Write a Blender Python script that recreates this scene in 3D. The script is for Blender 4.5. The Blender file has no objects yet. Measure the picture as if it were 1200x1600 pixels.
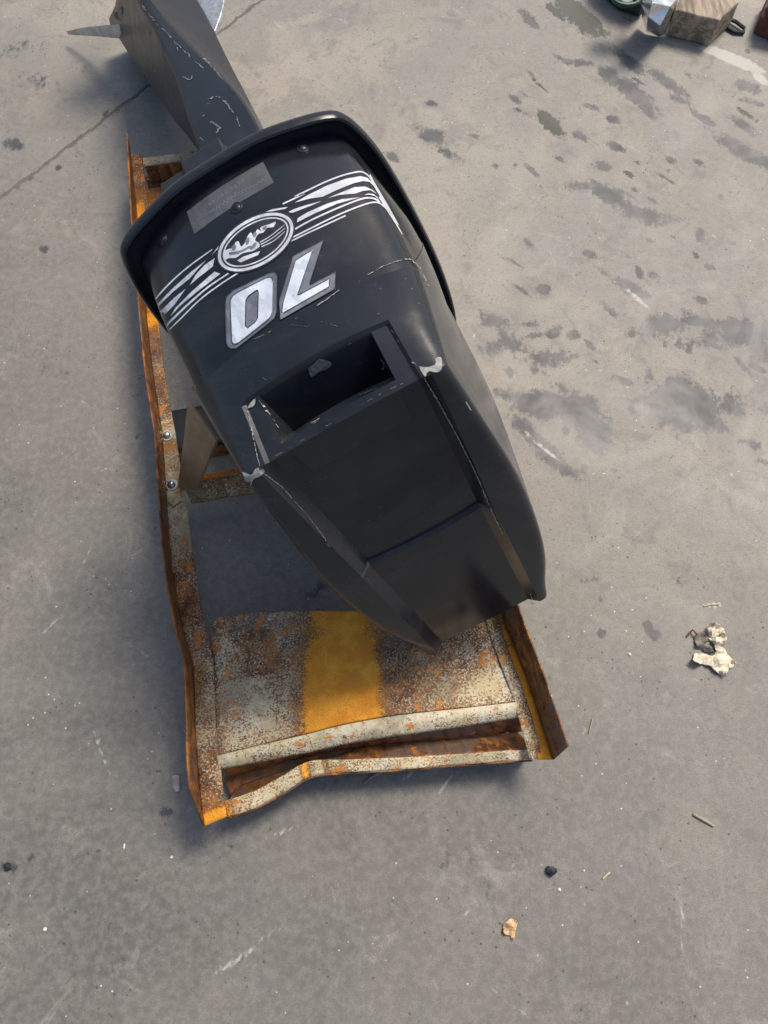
import bpy, bmesh, math, random
import numpy as np
from mathutils import Vector, Matrix, noise
from mathutils.bvhtree import BVHTree
random.seed(7); rng = np.random.default_rng(7)
scene = bpy.context.scene
col = scene.collection
# ------------------------------------------------------------ camera
H, FPX, PITCH = 1.5, 1180.0, math.radians(69.616)
cd = bpy.data.cameras.new('camera'); cam = bpy.data.objects.new('camera', cd); col.objects.link(cam)
cam.location = (0, 0, H); cam.rotation_euler = (math.pi/2-PITCH, 0, 0)
cd.sensor_fit = 'VERTICAL'; cd.sensor_height = 36; cd.lens = FPX/1600*36; cd.clip_end = 200; cd.clip_start = .02
scene.camera = cam
# ------------------------------------------------------------ light
SUN_EL, SUN_AZ = math.radians(56), math.radians(39)      # azimuth measured clockwise from +Y
w = bpy.data.worlds.new('World'); scene.world = w; w.use_nodes = True
nt = w.node_tree; bg = nt.nodes['Background']
sky = nt.nodes.new('ShaderNodeTexSky'); sky.sky_type = 'NISHITA'; sky.sun_disc = False
sky.sun_elevation = SUN_EL; sky.sun_rotation = SUN_AZ; sky.air_density = 1.0; sky.dust_density = 3.0
nt.links.new(sky.outputs[0], bg.inputs[0]); bg.inputs[1].default_value = 0.112
sd = bpy.data.lights.new('sun', 'SUN'); sd.energy = 2.4; sd.angle = math.radians(18); sd.color = (1, .915, .80)
sun = bpy.data.objects.new('sun', sd); col.objects.link(sun)
sdir = Vector((math.sin(SUN_AZ)*math.cos(SUN_EL), math.cos(SUN_AZ)*math.cos(SUN_EL), math.sin(SUN_EL)))
sun.rotation_euler = sdir.to_track_quat('Z', 'Y').to_euler(); sun.location = (3, 2, 4)
scene.view_settings.view_transform = 'Standard'; scene.view_settings.look = 'None'
scene.view_settings.exposure = 0.38
# ------------------------------------------------------------ helpers
cP, sP = math.cos(PITCH), math.sin(PITCH)
FW = np.array([0, cP, -sP]); UP = np.array([0, sP, cP]); RT = np.array([1., 0, 0]); CO = np.array([0, 0, H])
def ray(x, y): return FW + RT*(x-600)/FPX - UP*(y-800)/FPX
def at(x, y, z=0.0):
    v = ray(x, y); return CO + v*(z-H)/v[2]
R = np.array([[0.8748, 0.3558, -0.3289], [0.39, -0.9198, 0.0423], [0.2875, 0.1653, 0.9434]])   # columns: across, up the motor, rearward
T = np.array([-0.20555, 0.74153, 0.74022])
def W(p): return R @ np.asarray(p, float) + T
def loc(x, y, ax, val):
    o = R.T @ (CO-T); q = R.T @ ray(x, y); return o + q*(val-o[ax])/q[ax]
def tag(o, label=None, cat=None, group=None, kind=None):
    if label: o['label'] = label
    if cat: o['category'] = cat
    if group: o['group'] = group
    if kind: o['kind'] = kind
    return o
def empty(name, loc, label, cat, group=None):
    o = bpy.data.objects.new(name, None); col.objects.link(o); o.location = Vector(loc); o.empty_display_size = .1
    return tag(o, label, cat, group)
def link(name, bm, mat, parent=None, smooth=True, recalc=True, bevel=0, solid=0, origin=None, angle=35):
    if recalc: bmesh.ops.recalc_face_normals(bm, faces=bm.faces)
    off = Vector(parent.location) if parent is not None and parent.type == 'EMPTY' else (Vector(origin) if origin is not None else Vector((0, 0, 0)))
    if parent is not None and parent.type != 'EMPTY': off = Vector(parent['_o'])
    bmesh.ops.translate(bm, verts=bm.verts, vec=-off)
    me = bpy.data.meshes.new(name); bm.to_mesh(me); bm.free()
    o = bpy.data.objects.new(name, me); col.objects.link(o)
    if mat: me.materials.append(mat)
    if parent is not None: o.parent = parent
    else: o.location = off
    o['_o'] = tuple(off)
    if smooth:
        me.polygons.foreach_set('use_smooth', [True]*len(me.polygons))
        me.set_sharp_from_angle(angle=math.radians(angle))
    if solid:
        m = o.modifiers.new('solid', 'SOLIDIFY'); m.thickness = solid; m.offset = -1
    if bevel:
        m = o.modifiers.new('bevel', 'BEVEL'); m.width = bevel; m.segments = 2; m.limit_method = 'ANGLE'; m.angle_limit = math.radians(40); m.harden_normals = False
    return o
def grid(bm, rows, closed=False):
    """rows: list of lists of points"""
    V = [[bm.verts.new(Vector(p)) for p in r] for r in rows]
    for i in range(len(V)-1):
        n = len(V[i])
        for j in range(n if closed else n-1):
            k = (j+1) % n
            try: bm.faces.new((V[i][j], V[i][k], V[i+1][k], V[i+1][j]))
            except ValueError: pass
    return V
def resample(pts, n, smooth=True):
    p = np.array(pts, float)
    if len(p) == 2 or not smooth:
        d = np.r_[0, np.cumsum(np.linalg.norm(np.diff(p, axis=0), axis=1))]; t = np.linspace(0, d[-1], n)
        return np.stack([np.interp(t, d, p[:, k]) for k in range(p.shape[1])], 1)
    d = np.r_[0, np.cumsum(np.sqrt(np.linalg.norm(np.diff(p, axis=0), axis=1)))]
    q = np.vstack([2*p[0]-p[1], p, 2*p[-1]-p[-2]])
    out = []
    for t in np.linspace(0, d[-1], n):
        i = min(max(np.searchsorted(d, t)-1, 0), len(p)-2); s = (t-d[i])/(d[i+1]-d[i])
        a, b, c_, e = q[i], q[i+1], q[i+2], q[i+3]
        out.append(.5*((2*b)+(-a+c_)*s+(2*a-5*b+4*c_-e)*s*s+(-a+3*b-3*c_+e)*s**3))
    return np.array(out)
def box(bm, c, ax, ay, az):
    c, ax, ay, az = map(np.asarray, (c, ax, ay, az))
    vs = [bm.verts.new(Vector(c+sx*ax+sy*ay+sz*az)) for sz in (-1, 1) for sx, sy in ((-1, -1), (1, -1), (1, 1), (-1, 1))]
    for f in ((0, 1, 2, 3), (4, 5, 6, 7), (0, 1, 5, 4), (1, 2, 6, 5), (2, 3, 7, 6), (3, 0, 4, 7)): bm.faces.new([vs[i] for i in f])
    return vs
def tube(bm, pts, rad, n=8, cap=True):
    pts = [Vector(p) for p in pts]; rads = rad if hasattr(rad, '__len__') else [rad]*len(pts); rings = []
    for i, p in enumerate(pts):
        d = (pts[min(i+1, len(pts)-1)]-pts[max(i-1, 0)]).normalized(); a = d.orthogonal().normalized()
        if i: a = (pa-d*pa.dot(d)).normalized()
        pa = a; b = d.cross(a)
        rings.append([bm.verts.new(p+(a*math.cos(k*math.tau/n)+b*math.sin(k*math.tau/n))*rads[i]) for k in range(n)])
    for i in range(len(rings)-1):
        for k in range(n): bm.faces.new((rings[i][k], rings[i][(k+1) % n], rings[i+1][(k+1) % n], rings[i+1][k]))
    if cap: bm.faces.new(rings[0][::-1]); bm.faces.new(rings[-1])
# ------------------------------------------------------------ materials
class NT:
    def __init__(s, name):
        s.m = bpy.data.materials.new(name); s.m.use_nodes = True; s.t = s.m.node_tree; s.b = s.t.nodes['Principled BSDF']
        s.tc = s.t.nodes.new('ShaderNodeTexCoord')
    def n(s, typ, **k):
        o = s.t.nodes.new('ShaderNode'+typ)
        for a, b in k.items(): setattr(o, a, b)
        return o
    def l(s, a, b): s.t.links.new(a, b)
    def noise(s, scale, detail=4, rough=.5, dist=0, vec=None, out=0):
        n = s.n('TexNoise'); n.inputs['Scale'].default_value = scale; n.inputs['Detail'].default_value = detail
        n.inputs['Roughness'].default_value = rough; n.inputs['Distortion'].default_value = dist
        s.l(vec or s.tc.outputs['Object'], n.inputs['Vector']); return n.outputs[out]
    def voro(s, scale, vec=None, feature='F1', rand=1):
        n = s.n('TexVoronoi', feature=feature); n.inputs['Scale'].default_value = scale; n.inputs['Randomness'].default_value = rand
        s.l(vec or s.tc.outputs['Object'], n.inputs['Vector']); return n.outputs['Distance']
    def ramp(s, v, lo, hi, a=0., b=1.):
        n = s.n('MapRange', interpolation_type='SMOOTHSTEP'); s.l(v, n.inputs[0])
        for i, x in enumerate((lo, hi, a, b)): n.inputs[i+1].default_value = x
        return n.outputs[0]
    def math(s, op, a, b=None, clamp=False):
        n = s.n('Math', operation=op, use_clamp=clamp)
        for i, x in enumerate((a, b)):
            if x is None: continue
            if isinstance(x, (int, float)): n.inputs[i].default_value = x
            else: s.l(x, n.inputs[i])
        return n.outputs[0]
    def mix(s, f, a, b, blend='MIX'):
        n = s.n('Mix', data_type='RGBA', blend_type=blend)
        for sock, x in ((n.inputs[0], f), (n.inputs[6], a), (n.inputs[7], b)):
            if isinstance(x, (int, float)): sock.default_value = x
            elif isinstance(x, tuple): sock.default_value = (*x[:3], 1)
            else: s.l(x, sock)
        return n.outputs[2]
    def attr(s, name):
        n = s.n('Attribute'); n.attribute_name = name; return n.outputs['Fac']
    def mapping(s, scale=(1, 1, 1), rot=(0, 0, 0)):
        n = s.n('Mapping'); n.inputs['Scale'].default_value = scale; n.inputs['Rotation'].default_value = rot
        s.l(s.tc.outputs['Object'], n.inputs[0]); return n.outputs[0]
    def bump(s, h, strength=.3, dist=.002):
        n = s.n('Bump'); n.inputs['Strength'].default_value = strength; n.inputs['Distance'].default_value = dist
        s.l(h, n.inputs['Height']); s.l(n.outputs[0], s.b.inputs['Normal'])
    def fin(s, c=None, rough=None, metal=None, spec=None):
        for sock, x in (('Base Color', c), ('Roughness', rough), ('Metallic', metal), ('Specular IOR Level', spec)):
            if x is None: continue
            if isinstance(x, (int, float)): s.b.inputs[sock].default_value = x
            elif isinstance(x, tuple): s.b.inputs[sock].default_value = (*x, 1)
            else: s.l(x, s.b.inputs[sock])
        return s.m
def simple(name, c, rough=.5, metal=0., var=.25, scale=40, spec=.5, bump=0):
    s = NT(name); n = s.noise(scale, 5, .6)
    d = tuple(x*(1-var) for x in c); e = tuple(min(1, x*(1+var)) for x in c)
    if bump: s.bump(n, bump, .002)
    return s.fin(s.mix(s.ramp(n, .3, .7), d, e), s.ramp(n, .3, .7, max(.02, rough-.08), rough+.08), metal, spec)
# concrete -------------------------------------------------
def mat_concrete():
    s = NT('concrete')
    big = s.noise(1.1, 5, .6, .4); mid = s.noise(5, 6, .65, .8); fine = s.noise(60, 5, .7); grit = s.noise(420, 3, .7)
    wide = s.noise(2.6, 7, .68, 1.0); blotch = s.noise(13, 7, .72, .9)
    c = s.mix(s.ramp(big, .38, .62), (.285, .264, .220), (.42, .372, .292))
    c = s.mix(s.math('MULTIPLY', s.ramp(wide, .45, .58), .75), c, (.270, .256, .222))
    c = s.mix(s.math('MULTIPLY', s.ramp(mid, .50, .66), .7), c, (.44, .39, .31))
    c = s.mix(s.attr('painted_falloff'), c, s.mix(s.ramp(wide, .35, .65), (.112, .106, .091), (.200, .187, .156)))  # light falloff painted into the base colour: darker, cooler concrete
    c = s.mix(s.math('MULTIPLY', s.ramp(blotch, .50, .66), .55), c, (.165, .158, .145))
    c = s.mix(s.math('MULTIPLY', s.ramp(s.noise(8, 7, .75, 1.4, s.mapping((1, 1, 1), (1, 2, 3))), .54, .70), .5), c, (.42, .395, .335))
    c = s.mix(s.math('MULTIPLY', s.ramp(fine, .38, .66), .38), c, (.36, .335, .295))
    c = s.mix(s.math('MULTIPLY', s.ramp(s.noise(110, 5, .75, .3), .50, .66), .38), c, (.14, .136, .13))
    c = s.mix(s.math('MULTIPLY', s.ramp(grit, .42, .62), .5), c, (.12, .115, .11))
    # dark pinholes and pale grit
    v1 = s.voro(60); m1 = s.math('MULTIPLY', s.ramp(v1, .10, .16, 1, 0), s.ramp(s.noise(11, 2), .50, .60)); c = s.mix(s.math('MULTIPLY', m1, .75), c, (.05, .05, .052))
    v2 = s.voro(46, s.mapping((1, 1, 1), (.3, 0, 1.1))); m2 = s.math('MULTIPLY', s.ramp(v2, .055, .085, 1, 0), s.ramp(s.noise(9, 2, .5, 0, s.mapping((1, 1, 1), (1, 0, 2))), .50, .58)); c = s.mix(m2, c, (.62, .6, .55))
    # hair scratches
    for rz, sc, th, ph in ((.62, (2.6, 46, 1), .70, 3.), (-.75, (3.4, 60, 1), .72, 7.)):
        mp = s.n('Mapping'); mp.inputs['Scale'].default_value = sc; mp.inputs['Location'].default_value = (ph, ph, 0)
        mq = s.n('Mapping'); mq.inputs['Rotation'].default_value = (0, 0, rz); s.l(s.tc.outputs['Object'], mq.inputs[0]); s.l(mq.outputs[0], mp.inputs[0])
        n = s.noise(1, 5, .6, .6, mp.outputs[0]); c = s.mix(s.math('MULTIPLY', s.math('MULTIPLY', s.ramp(n, th-.05, th+.02), .5), s.ramp(fine, .45, .6)), c, (.46, .44, .39))
    # oil and tyre stains, edges broken by noise
    st_ = s.noise(1, 8, .72, .5, s.mapping((60, 17, 1), (0, 0, -.85))); br = s.math('ADD', s.math('ADD', s.math('MULTIPLY', s.noise(22, 10, .74, .5), .38), s.math('MULTIPLY', s.noise(75, 6, .7, .8), .30)), s.math('MULTIPLY', st_, .32)); oil = s.attr('oil')
    o1 = s.ramp(s.math('ADD', oil, s.math('MULTIPLY', s.math('SUBTRACT', br, .5), 4.2)), .26, .70)
    o1 = s.math('MULTIPLY', o1, s.ramp(oil, .02, .12))
    c = s.mix(s.math('MULTIPLY', o1, .93), c, s.mix(s.ramp(s.noise(25, 4), .4, .6), (.060, .060, .064), (.105, .103, .104)))
    gr = s.attr('green')
    g1 = s.math('MULTIPLY', s.ramp(s.math('ADD', gr, s.math('MULTIPLY', s.math('SUBTRACT', br, .5), 4.2)), .36, .62), s.ramp(gr, .02, .12))
    c = s.mix(s.math('MULTIPLY', g1, .85), c, (.052, .060, .045))
    pl = s.attr('pale')
    p1 = s.math('MULTIPLY', s.ramp(s.math('ADD', pl, s.math('MULTIPLY', s.math('SUBTRACT', br, .5), 2.6)), .36, .7), s.ramp(pl, .02, .12))
    c = s.mix(s.math('MULTIPLY', p1, .8), c, (.52, .49, .43))
    rough = s.math('SUBTRACT', s.ramp(mid, .3, .7, .50, .72), s.math('MULTIPLY', o1, .12))
    s.bump(s.math('ADD', s.math('MULTIPLY', fine, .6), s.math('MULTIPLY', grit, .5)), .35, .0015)
    return s.fin(c, rough, 0, .4)
def mat_rust(name, bias=0.0):
    """flaking cream paint over brown rust; attributes pale / orange say where paint survives"""
    s = NT(name)
    wob = s.noise(17, 6, .7, .5); sp = s.noise(290, 3, .6, .5); sp2 = s.noise(520, 3, .6); blot = s.noise(34, 5, .65, .4)
    brown = s.mix(s.ramp(s.noise(48, 6, .7), .35, .65), (.085, .034, .017), (.27, .115, .040))
    brown = s.mix(s.math('MULTIPLY', s.ramp(blot, .52, .66), .8), brown, (.50, .185, .028))
    brown = s.mix(s.math('MULTIPLY', s.ramp(s.noise(11, 5, .6, .4, s.mapping((1, 1, 1), (3, 1, 2))), .5, .6), .7), brown, (.17, .125, .10))
    cream = s.mix(s.ramp(s.noise(21, 4), .35, .65), (.60, .50, .29), (.72, .65, .48))
    cream = s.mix(s.math('MULTIPLY', s.ramp(s.noise(9, 5, .6, .3, s.mapping((1, 1, 1), (2, 1, 0))), .48, .60), .8), cream, (.36, .32, .20))
    pale = s.math('ADD', s.attr('pale'), s.math('MULTIPLY', s.math('SUBTRACT', wob, .5), 1.5))
    pm = s.ramp(s.math('ADD', s.math('ADD', sp, s.math('MULTIPLY', s.math('SUBTRACT', sp2, .5), .35)), s.math('MULTIPLY', s.math('SUBTRACT', pale, .5), .34)), .43+bias, .61+bias)
    spot = s.mix(s.ramp(s.noise(60, 4), .4, .6), (.34, .165, .065), (.20, .09, .04))
    c = s.mix(pm, s.mix(s.ramp(pale, .3, .75), brown, spot), cream)
    fleck = s.math('MULTIPLY', s.ramp(s.noise(42, 5, .6, .3, s.mapping((1, 1, 1), (0, 2, 1))), .58, .65), s.ramp(pale, .0, .3)); c = s.mix(s.math('MULTIPLY', fleck, .9), c, (.62, .225, .03))
    org = s.math('ADD', s.attr('orange'), s.math('MULTIPLY', s.math('SUBTRACT', wob, .5), .8))
    halo = s.math('MULTIPLY', s.ramp(org, .08, .42), s.ramp(sp, .38, .62, 1, .5)); c = s.mix(halo, c, s.mix(s.ramp(blot, .4, .6), (.20, .085, .025), (.38, .15, .03)))
    om = s.ramp(s.math('ADD', org, s.math('MULTIPLY', s.math('SUBTRACT', sp, .5), .8)), .50, .74)
    oc = s.mix(s.ramp(s.noise(30, 5), .35, .7), (.78, .29, .018), (.95, .43, .035))
    oc = s.mix(s.math('MULTIPLY', s.ramp(s.noise(14, 6, .7, .3, s.mapping((1, 1, 1), (1, 3, 0))), .52, .68), .35), oc, (.50, .23, .035))
    oc = s.mix(s.math('MULTIPLY', s.ramp(sp2, .54, .66), .7), oc, (.42, .15, .02))
    c = s.mix(om, c, oc)
    s.bump(s.math('ADD', s.math('MULTIPLY', pm, .7), s.math('ADD', s.math('MULTIPLY', om, .4), s.math('MULTIPLY', sp, .8))), .6, .0012)
    return s.fin(c, s.ramp(sp, .3, .7, .45, .75), s.math('MULTIPLY', s.ramp(pm, 0, 1, .25, 0), 1.0), .4)
def mat_cowl(name, c0=(.0125, .0148, .0185), rough=.17, spec=.42):
    s = NT(name)
    n = s.noise(6, 5, .6, .3); dust = s.noise(55, 6, .7, .2); mott = s.noise(240, 3, .6)
    c = s.mix(s.ramp(n, .35, .7), c0, tuple(x*1.55 for x in c0))
    c = s.mix(s.math('MULTIPLY', s.ramp(dust, .56, .78), .35), c, (.06, .062, .066))
    # hair scratches and specks worn through to primer
    k = s.noise(1, 2, .5, .1, s.mapping((3, 260, 90), (.2, .5, .9))); c = s.mix(s.math('MULTIPLY', s.ramp(k, .74, .80), .22), c, (.12, .12, .125))
    v = s.voro(70); m = s.math('MULTIPLY', s.ramp(v, .05, .09, 1, 0), s.ramp(s.noise(7, 2), .56, .64)); c = s.mix(s.math('MULTIPLY', m, .6), c, (.16, .16, .15))
    haze = s.ramp(s.noise(3.2, 6, .7, 1.2, s.mapping((1, 1.8, 1), (.6, .3, 1))), .48, .66); c = s.mix(s.math('MULTIPLY', haze, .30), c, (.045, .048, .052))
    r = s.math('ADD', s.ramp(n, .3, .7, rough-.04, rough+.06), s.math('ADD', s.math('MULTIPLY', s.math('SUBTRACT', dust, .5), .18), s.math('MULTIPLY', haze, .09)))
    s.bump(s.math('ADD', mott, s.math('MULTIPLY', n, .5)), .06, .001)
    return s.fin(c, r, 0, spec)
def mat_decal(name, a, b, rough=.35, metal=0.):
    s = NT(name); n = s.noise(160, 5, .7); m = s.noise(18, 5, .65)
    c = s.mix(s.ramp(m, .35, .7), a, b); c = s.mix(s.math('MULTIPLY', s.ramp(n, .56, .7), .55), c, tuple(x*.45 for x in a))
    c = s.mix(s.math('MULTIPLY', s.ramp(s.noise(1, 3, .6, .2, s.mapping((30, 30, 240), (.3, .2, .2))), .45, .62), .45), c, tuple(x*.62 for x in a))
    return s.fin(c, rough, metal, .5)
M = dict(
    concrete=mat_concrete(), rust=mat_rust('rusted_paint'), rustdark=mat_rust('rusted_steel', .12), cowl=mat_cowl('cowl_paint'),
    cowl_matt=mat_cowl('cowl_textured_plastic', (.013, .0135, .015), .5), rim=mat_cowl('rim_paint', (.014, .0165, .0205), .20, .28),
    leg=mat_cowl('leg_paint', (.015, .018, .024), .30, .22),
    silver=mat_decal('silver_print', (.58, .60, .64), (.80, .82, .86)), white=mat_decal('white_print', (.66, .72, .80), (.84, .89, .95)),
    grey=mat_decal('grey_print', (.15, .16, .19), (.27, .29, .32)), ink=simple('dark_print', (.02, .024, .03), .4),
    sticker=mat_decal('sticker_film', (.085, .092, .10), (.12, .127, .135), .45), faint=simple('faint_print', (.19, .20, .21), .5),
    chip=simple('bare_primer', (.34, .335, .30), .7, var=.35, scale=160), dark=simple('dark_plastic', (.012, .013, .016), .45, scale=60),
    bolt=simple('zinc_steel', (.55, .56, .54), .3, .8), alu=simple('bare_aluminium', (.50, .51, .52), .38, .6, scale=60),
    plank=simple('weathered_plank', (.15, .085, .045), .7, var=.5, scale=30),
)
# ------------------------------------------------------------ ground
def at0(x, y): return at(x, y, 0)[:2]
STAINS = [  # photo-traced floor marks as ellipses on the ground: cx, cy, rx, ry, angle(deg), strength
 ('green', 905, 25, 45, 16, 38, 1.1), ('green', 870, 20, 22, 6, 40, .9), ('green', 860, 193, 26, 11, 42, 1.1), ('oil', 907, 213, 14, 6, 30, 1.), ('oil', 825, 28, 22, 8, 45, .8),
 ('oil', 980, 95, 34, 9, 38, .9), ('oil', 955, 120, 22, 11, 40, 1.), ('oil', 990, 145, 45, 12, 38, 1.1), ('oil', 1012, 175, 18, 6, 42, .9), ('oil', 1045, 130, 34, 9, 35, .9), ('oil', 1060, 155, 20, 7, 30, .7),
 ('oil', 1100, 185, 24, 6, 30, .8), ('oil', 1170, 135, 22, 10, 20, .9), ('oil', 1175, 160, 22, 6, 15, .7), ('oil', 1160, 195, 30, 8, 30, .8), ('oil', 1150, 230, 40, 12, 32, 1.), ('oil', 1190, 250, 30, 10, 30, .9),
 ('oil', 1130, 215, 26, 5, 30, .7), ('oil', 900, 97, 30, 6, 5, .8), ('oil', 672, 212, 24, 12, 20, .9), ('oil', 700, 240, 24, 8, 28, .8), ('green', 695, 238, 20, 6, 28, .6), ('oil', 612, 245, 14, 6, 20, .9), ('oil', 675, 162, 12, 5, 10, .9),
 ('oil', 742, 213, 10, 4, 10, .8), ('oil', 775, 258, 10, 4, 5, .7), ('oil', 922, 167, 12, 5, 20, .9), ('oil', 958, 187, 10, 6, 25, 1.), ('oil', 962, 229, 16, 6, 20, 1.), ('oil', 942, 260, 16, 8, 15, .9), ('oil', 1048, 250, 10, 5, 30, .9),
 ('oil', 955, 308, 40, 12, 25, 1.), ('green', 965, 312, 26, 8, 25, .8), ('oil', 1005, 335, 44, 12, 15, .9), ('oil', 905, 292, 26, 8, 5, .7), ('oil', 1040, 342, 30, 8, 5, .7), ('oil', 1094, 368, 7, 12, 0, 1.), ('oil', 920, 397, 11, 6, 20, 1.1), ('oil', 850, 452, 13, 7, 5, 1.1),
 ('oil', 985, 450, 28, 9, 28, 1.1), ('oil', 1005, 458, 16, 6, 10, .9), ('oil', 998, 425, 6, 13, -10, .9), ('oil', 1022, 430, 9, 5, 0, .8), ('oil', 1142, 380, 9, 4, 10, 1.), ('oil', 1110, 418, 9, 5, 15, 1.), ('oil', 1095, 468, 16, 6, 20, .8),
 ('oil', 1165, 520, 60, 20, 4, 1.), ('oil', 1095, 503, 36, 8, 3, .9), ('oil', 1195, 550, 26, 20, 20, .9), ('oil', 1040, 505, 40, 14, 5, .7), ('oil', 1080, 535, 60, 12, 5, .55),
 ('oil', 1070, 635, 52, 36, 8, 1.2), ('oil', 1060, 610, 40, 18, 0, 1.), ('oil', 1000, 625, 30, 8, -5, .7), ('oil', 1120, 665, 24, 8, 25, .8), ('oil', 845, 632, 42, 20, 5, 1.15), ('oil', 905, 640, 34, 26, 15, 1.1), ('oil', 930, 675, 28, 26, 20, 1.), ('oil', 790, 615, 24, 8, 10, .7),
 ('oil', 840, 690, 60, 10, 38, .9), ('oil', 870, 725, 44, 10, 32, .9), ('oil', 820, 665, 22, 10, 40, .8), ('oil', 905, 735, 24, 8, -10, .6), ('oil', 860, 560, 34, 14, 0, .75), ('oil', 775, 500, 28, 10, 20, .7), ('oil', 800, 535, 26, 14, 30, .7), ('oil', 770, 545, 26, 12, 0, .7),
 ('oil', 865, 520, 12, 9, 0, .8), ('oil', 798, 582, 10, 8, 0, .9), ('oil', 1020, 518, 36, 12, 5, .6), ('oil', 1140, 640, 22, 10, 20, .9), ('oil', 1185, 575, 14, 5, 30, 1.2), ('oil', 975, 595, 18, 6, 20, .8), ('oil', 1015, 590, 8, 14, -10, .6), ('oil', 1150, 625, 50, 14, 10, .55),
 ('oil', 960, 735, 6, 8, 0, .8), ('oil', 1190, 720, 16, 8, 10, .7), ('oil', 940, 990, 7, 7, 0, 1.1), ('oil', 1012, 975, 8, 6, 0, .8), ('oil', 1020, 990, 14, 8, 30, .8), ('oil', 930, 905, 7, 4, 0, .9), ('oil', 912, 908, 9, 4, 0, .8), ('oil', 940, 938, 6, 3, 0, 1.),
 ('oil', 70, 390, 8, 5, 10, 1.), ('oil', 20, 225, 18, 10, 10, .8), ('oil', 30, 75, 40, 14, 0, .35), ('oil', 60, 560, 50, 20, 20, .3), ('oil', 165, 178, 8, 4, -40, .8), ('oil', 90, 262, 6, 5, 0, .8), ('oil', 60, 130, 40, 14, 5, .4), ('oil', 260, 1268, 11, 6, 0, 1.), ('oil', 12, 1355, 14, 8, 0, 1.), ('oil', 47, 1340, 6, 5, 0, .9),
 ('oil', 360, 1322, 5, 5, 0, .9), ('oil', 500, 915, 12, 6, 0, .8), ('oil', 490, 930, 22, 8, 10, .6), ('oil', 1060, 910, 5, 4, 0, .8), ('oil', 190, 1480, 60, 40, 10, .25), ('oil', 780, 1360, 120, 60, 0, .22),
 ('pale', 1145, 92, 46, 8, 22, 1.3), ('pale', 1110, 80, 16, 4, 15, 1.2), ('pale', 1165, 100, 14, 8, 20, 1.2), ('pale', 1187, 122, 14, 6, 40, 1.1), ('pale', 1000, 470, 30, 4, 40, .7),
 ('pale', 850, 700, 50, 3, 38, .8), ('pale', 920, 420, 140, 50, 10, .3), ('pale', 640, 1210, 4, 40, 30, .5), ('pale', 690, 1235, 5, 46, 32, .6), ('pale', 370, 1500, 70, 6, -32, .6), ('pale', 420, 1460, 40, 5, -32, .6), ('pale', 560, 1560, 60, 5, -40, .45),
 ('pale', 1065, 1450, 3, 120, 0, .5), ('pale', 160, 1180, 3, 50, -20, .7), ('pale', 1115, 945, 18, 2, -8, 1.2), ('pale', 130, 880, 3, 60, 25, .5), ('pale', 905, 1140, 30, 14, 0, .35), ('pale', 440, 1300, 40, 4, -20, .6), ('pale', 270, 1260, 20, 3, -15, .5),
]
_r = random.Random(11)
for _ in range(46):
    x, y = _r.uniform(800, 1200), _r.uniform(20, 470)
    STAINS.append((_r.choice(('oil', 'oil', 'oil', 'green')), x, y, _r.uniform(5, 20), _r.uniform(2, 5), _r.uniform(22, 48), _r.uniform(.5, .95)))
for _ in range(46):
    x, y = _r.uniform(745, 1180), _r.uniform(480, 720)
    STAINS.append(('oil', x, y, _r.uniform(4, 20), _r.uniform(2, 9), _r.uniform(-20, 50), _r.uniform(.45, .9)))
for _ in range(60):
    x, y = _r.gauss(600, 420), _r.gauss(1000, 480)
    STAINS.append((_r.choice(('oil', 'pale')), x, y, _r.uniform(2, 7), _r.uniform(1.5, 4), _r.uniform(-60, 60), _r.uniform(.5, .9)))
for _ in range(30):
    STAINS.append(('pale', _r.uniform(0, 1200), _r.uniform(700, 1600), _r.uniform(15, 55), _r.uniform(1, 2.5), _r.choice((-32, 60, 20))+_r.uniform(-12, 12), _r.uniform(.35, .6)))
JA, JB = at0(0, 310), at0(240, 128); JD = (JB-JA)/np.linalg.norm(JB-JA); JN = np.array([-JD[1], JD[0]])
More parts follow.
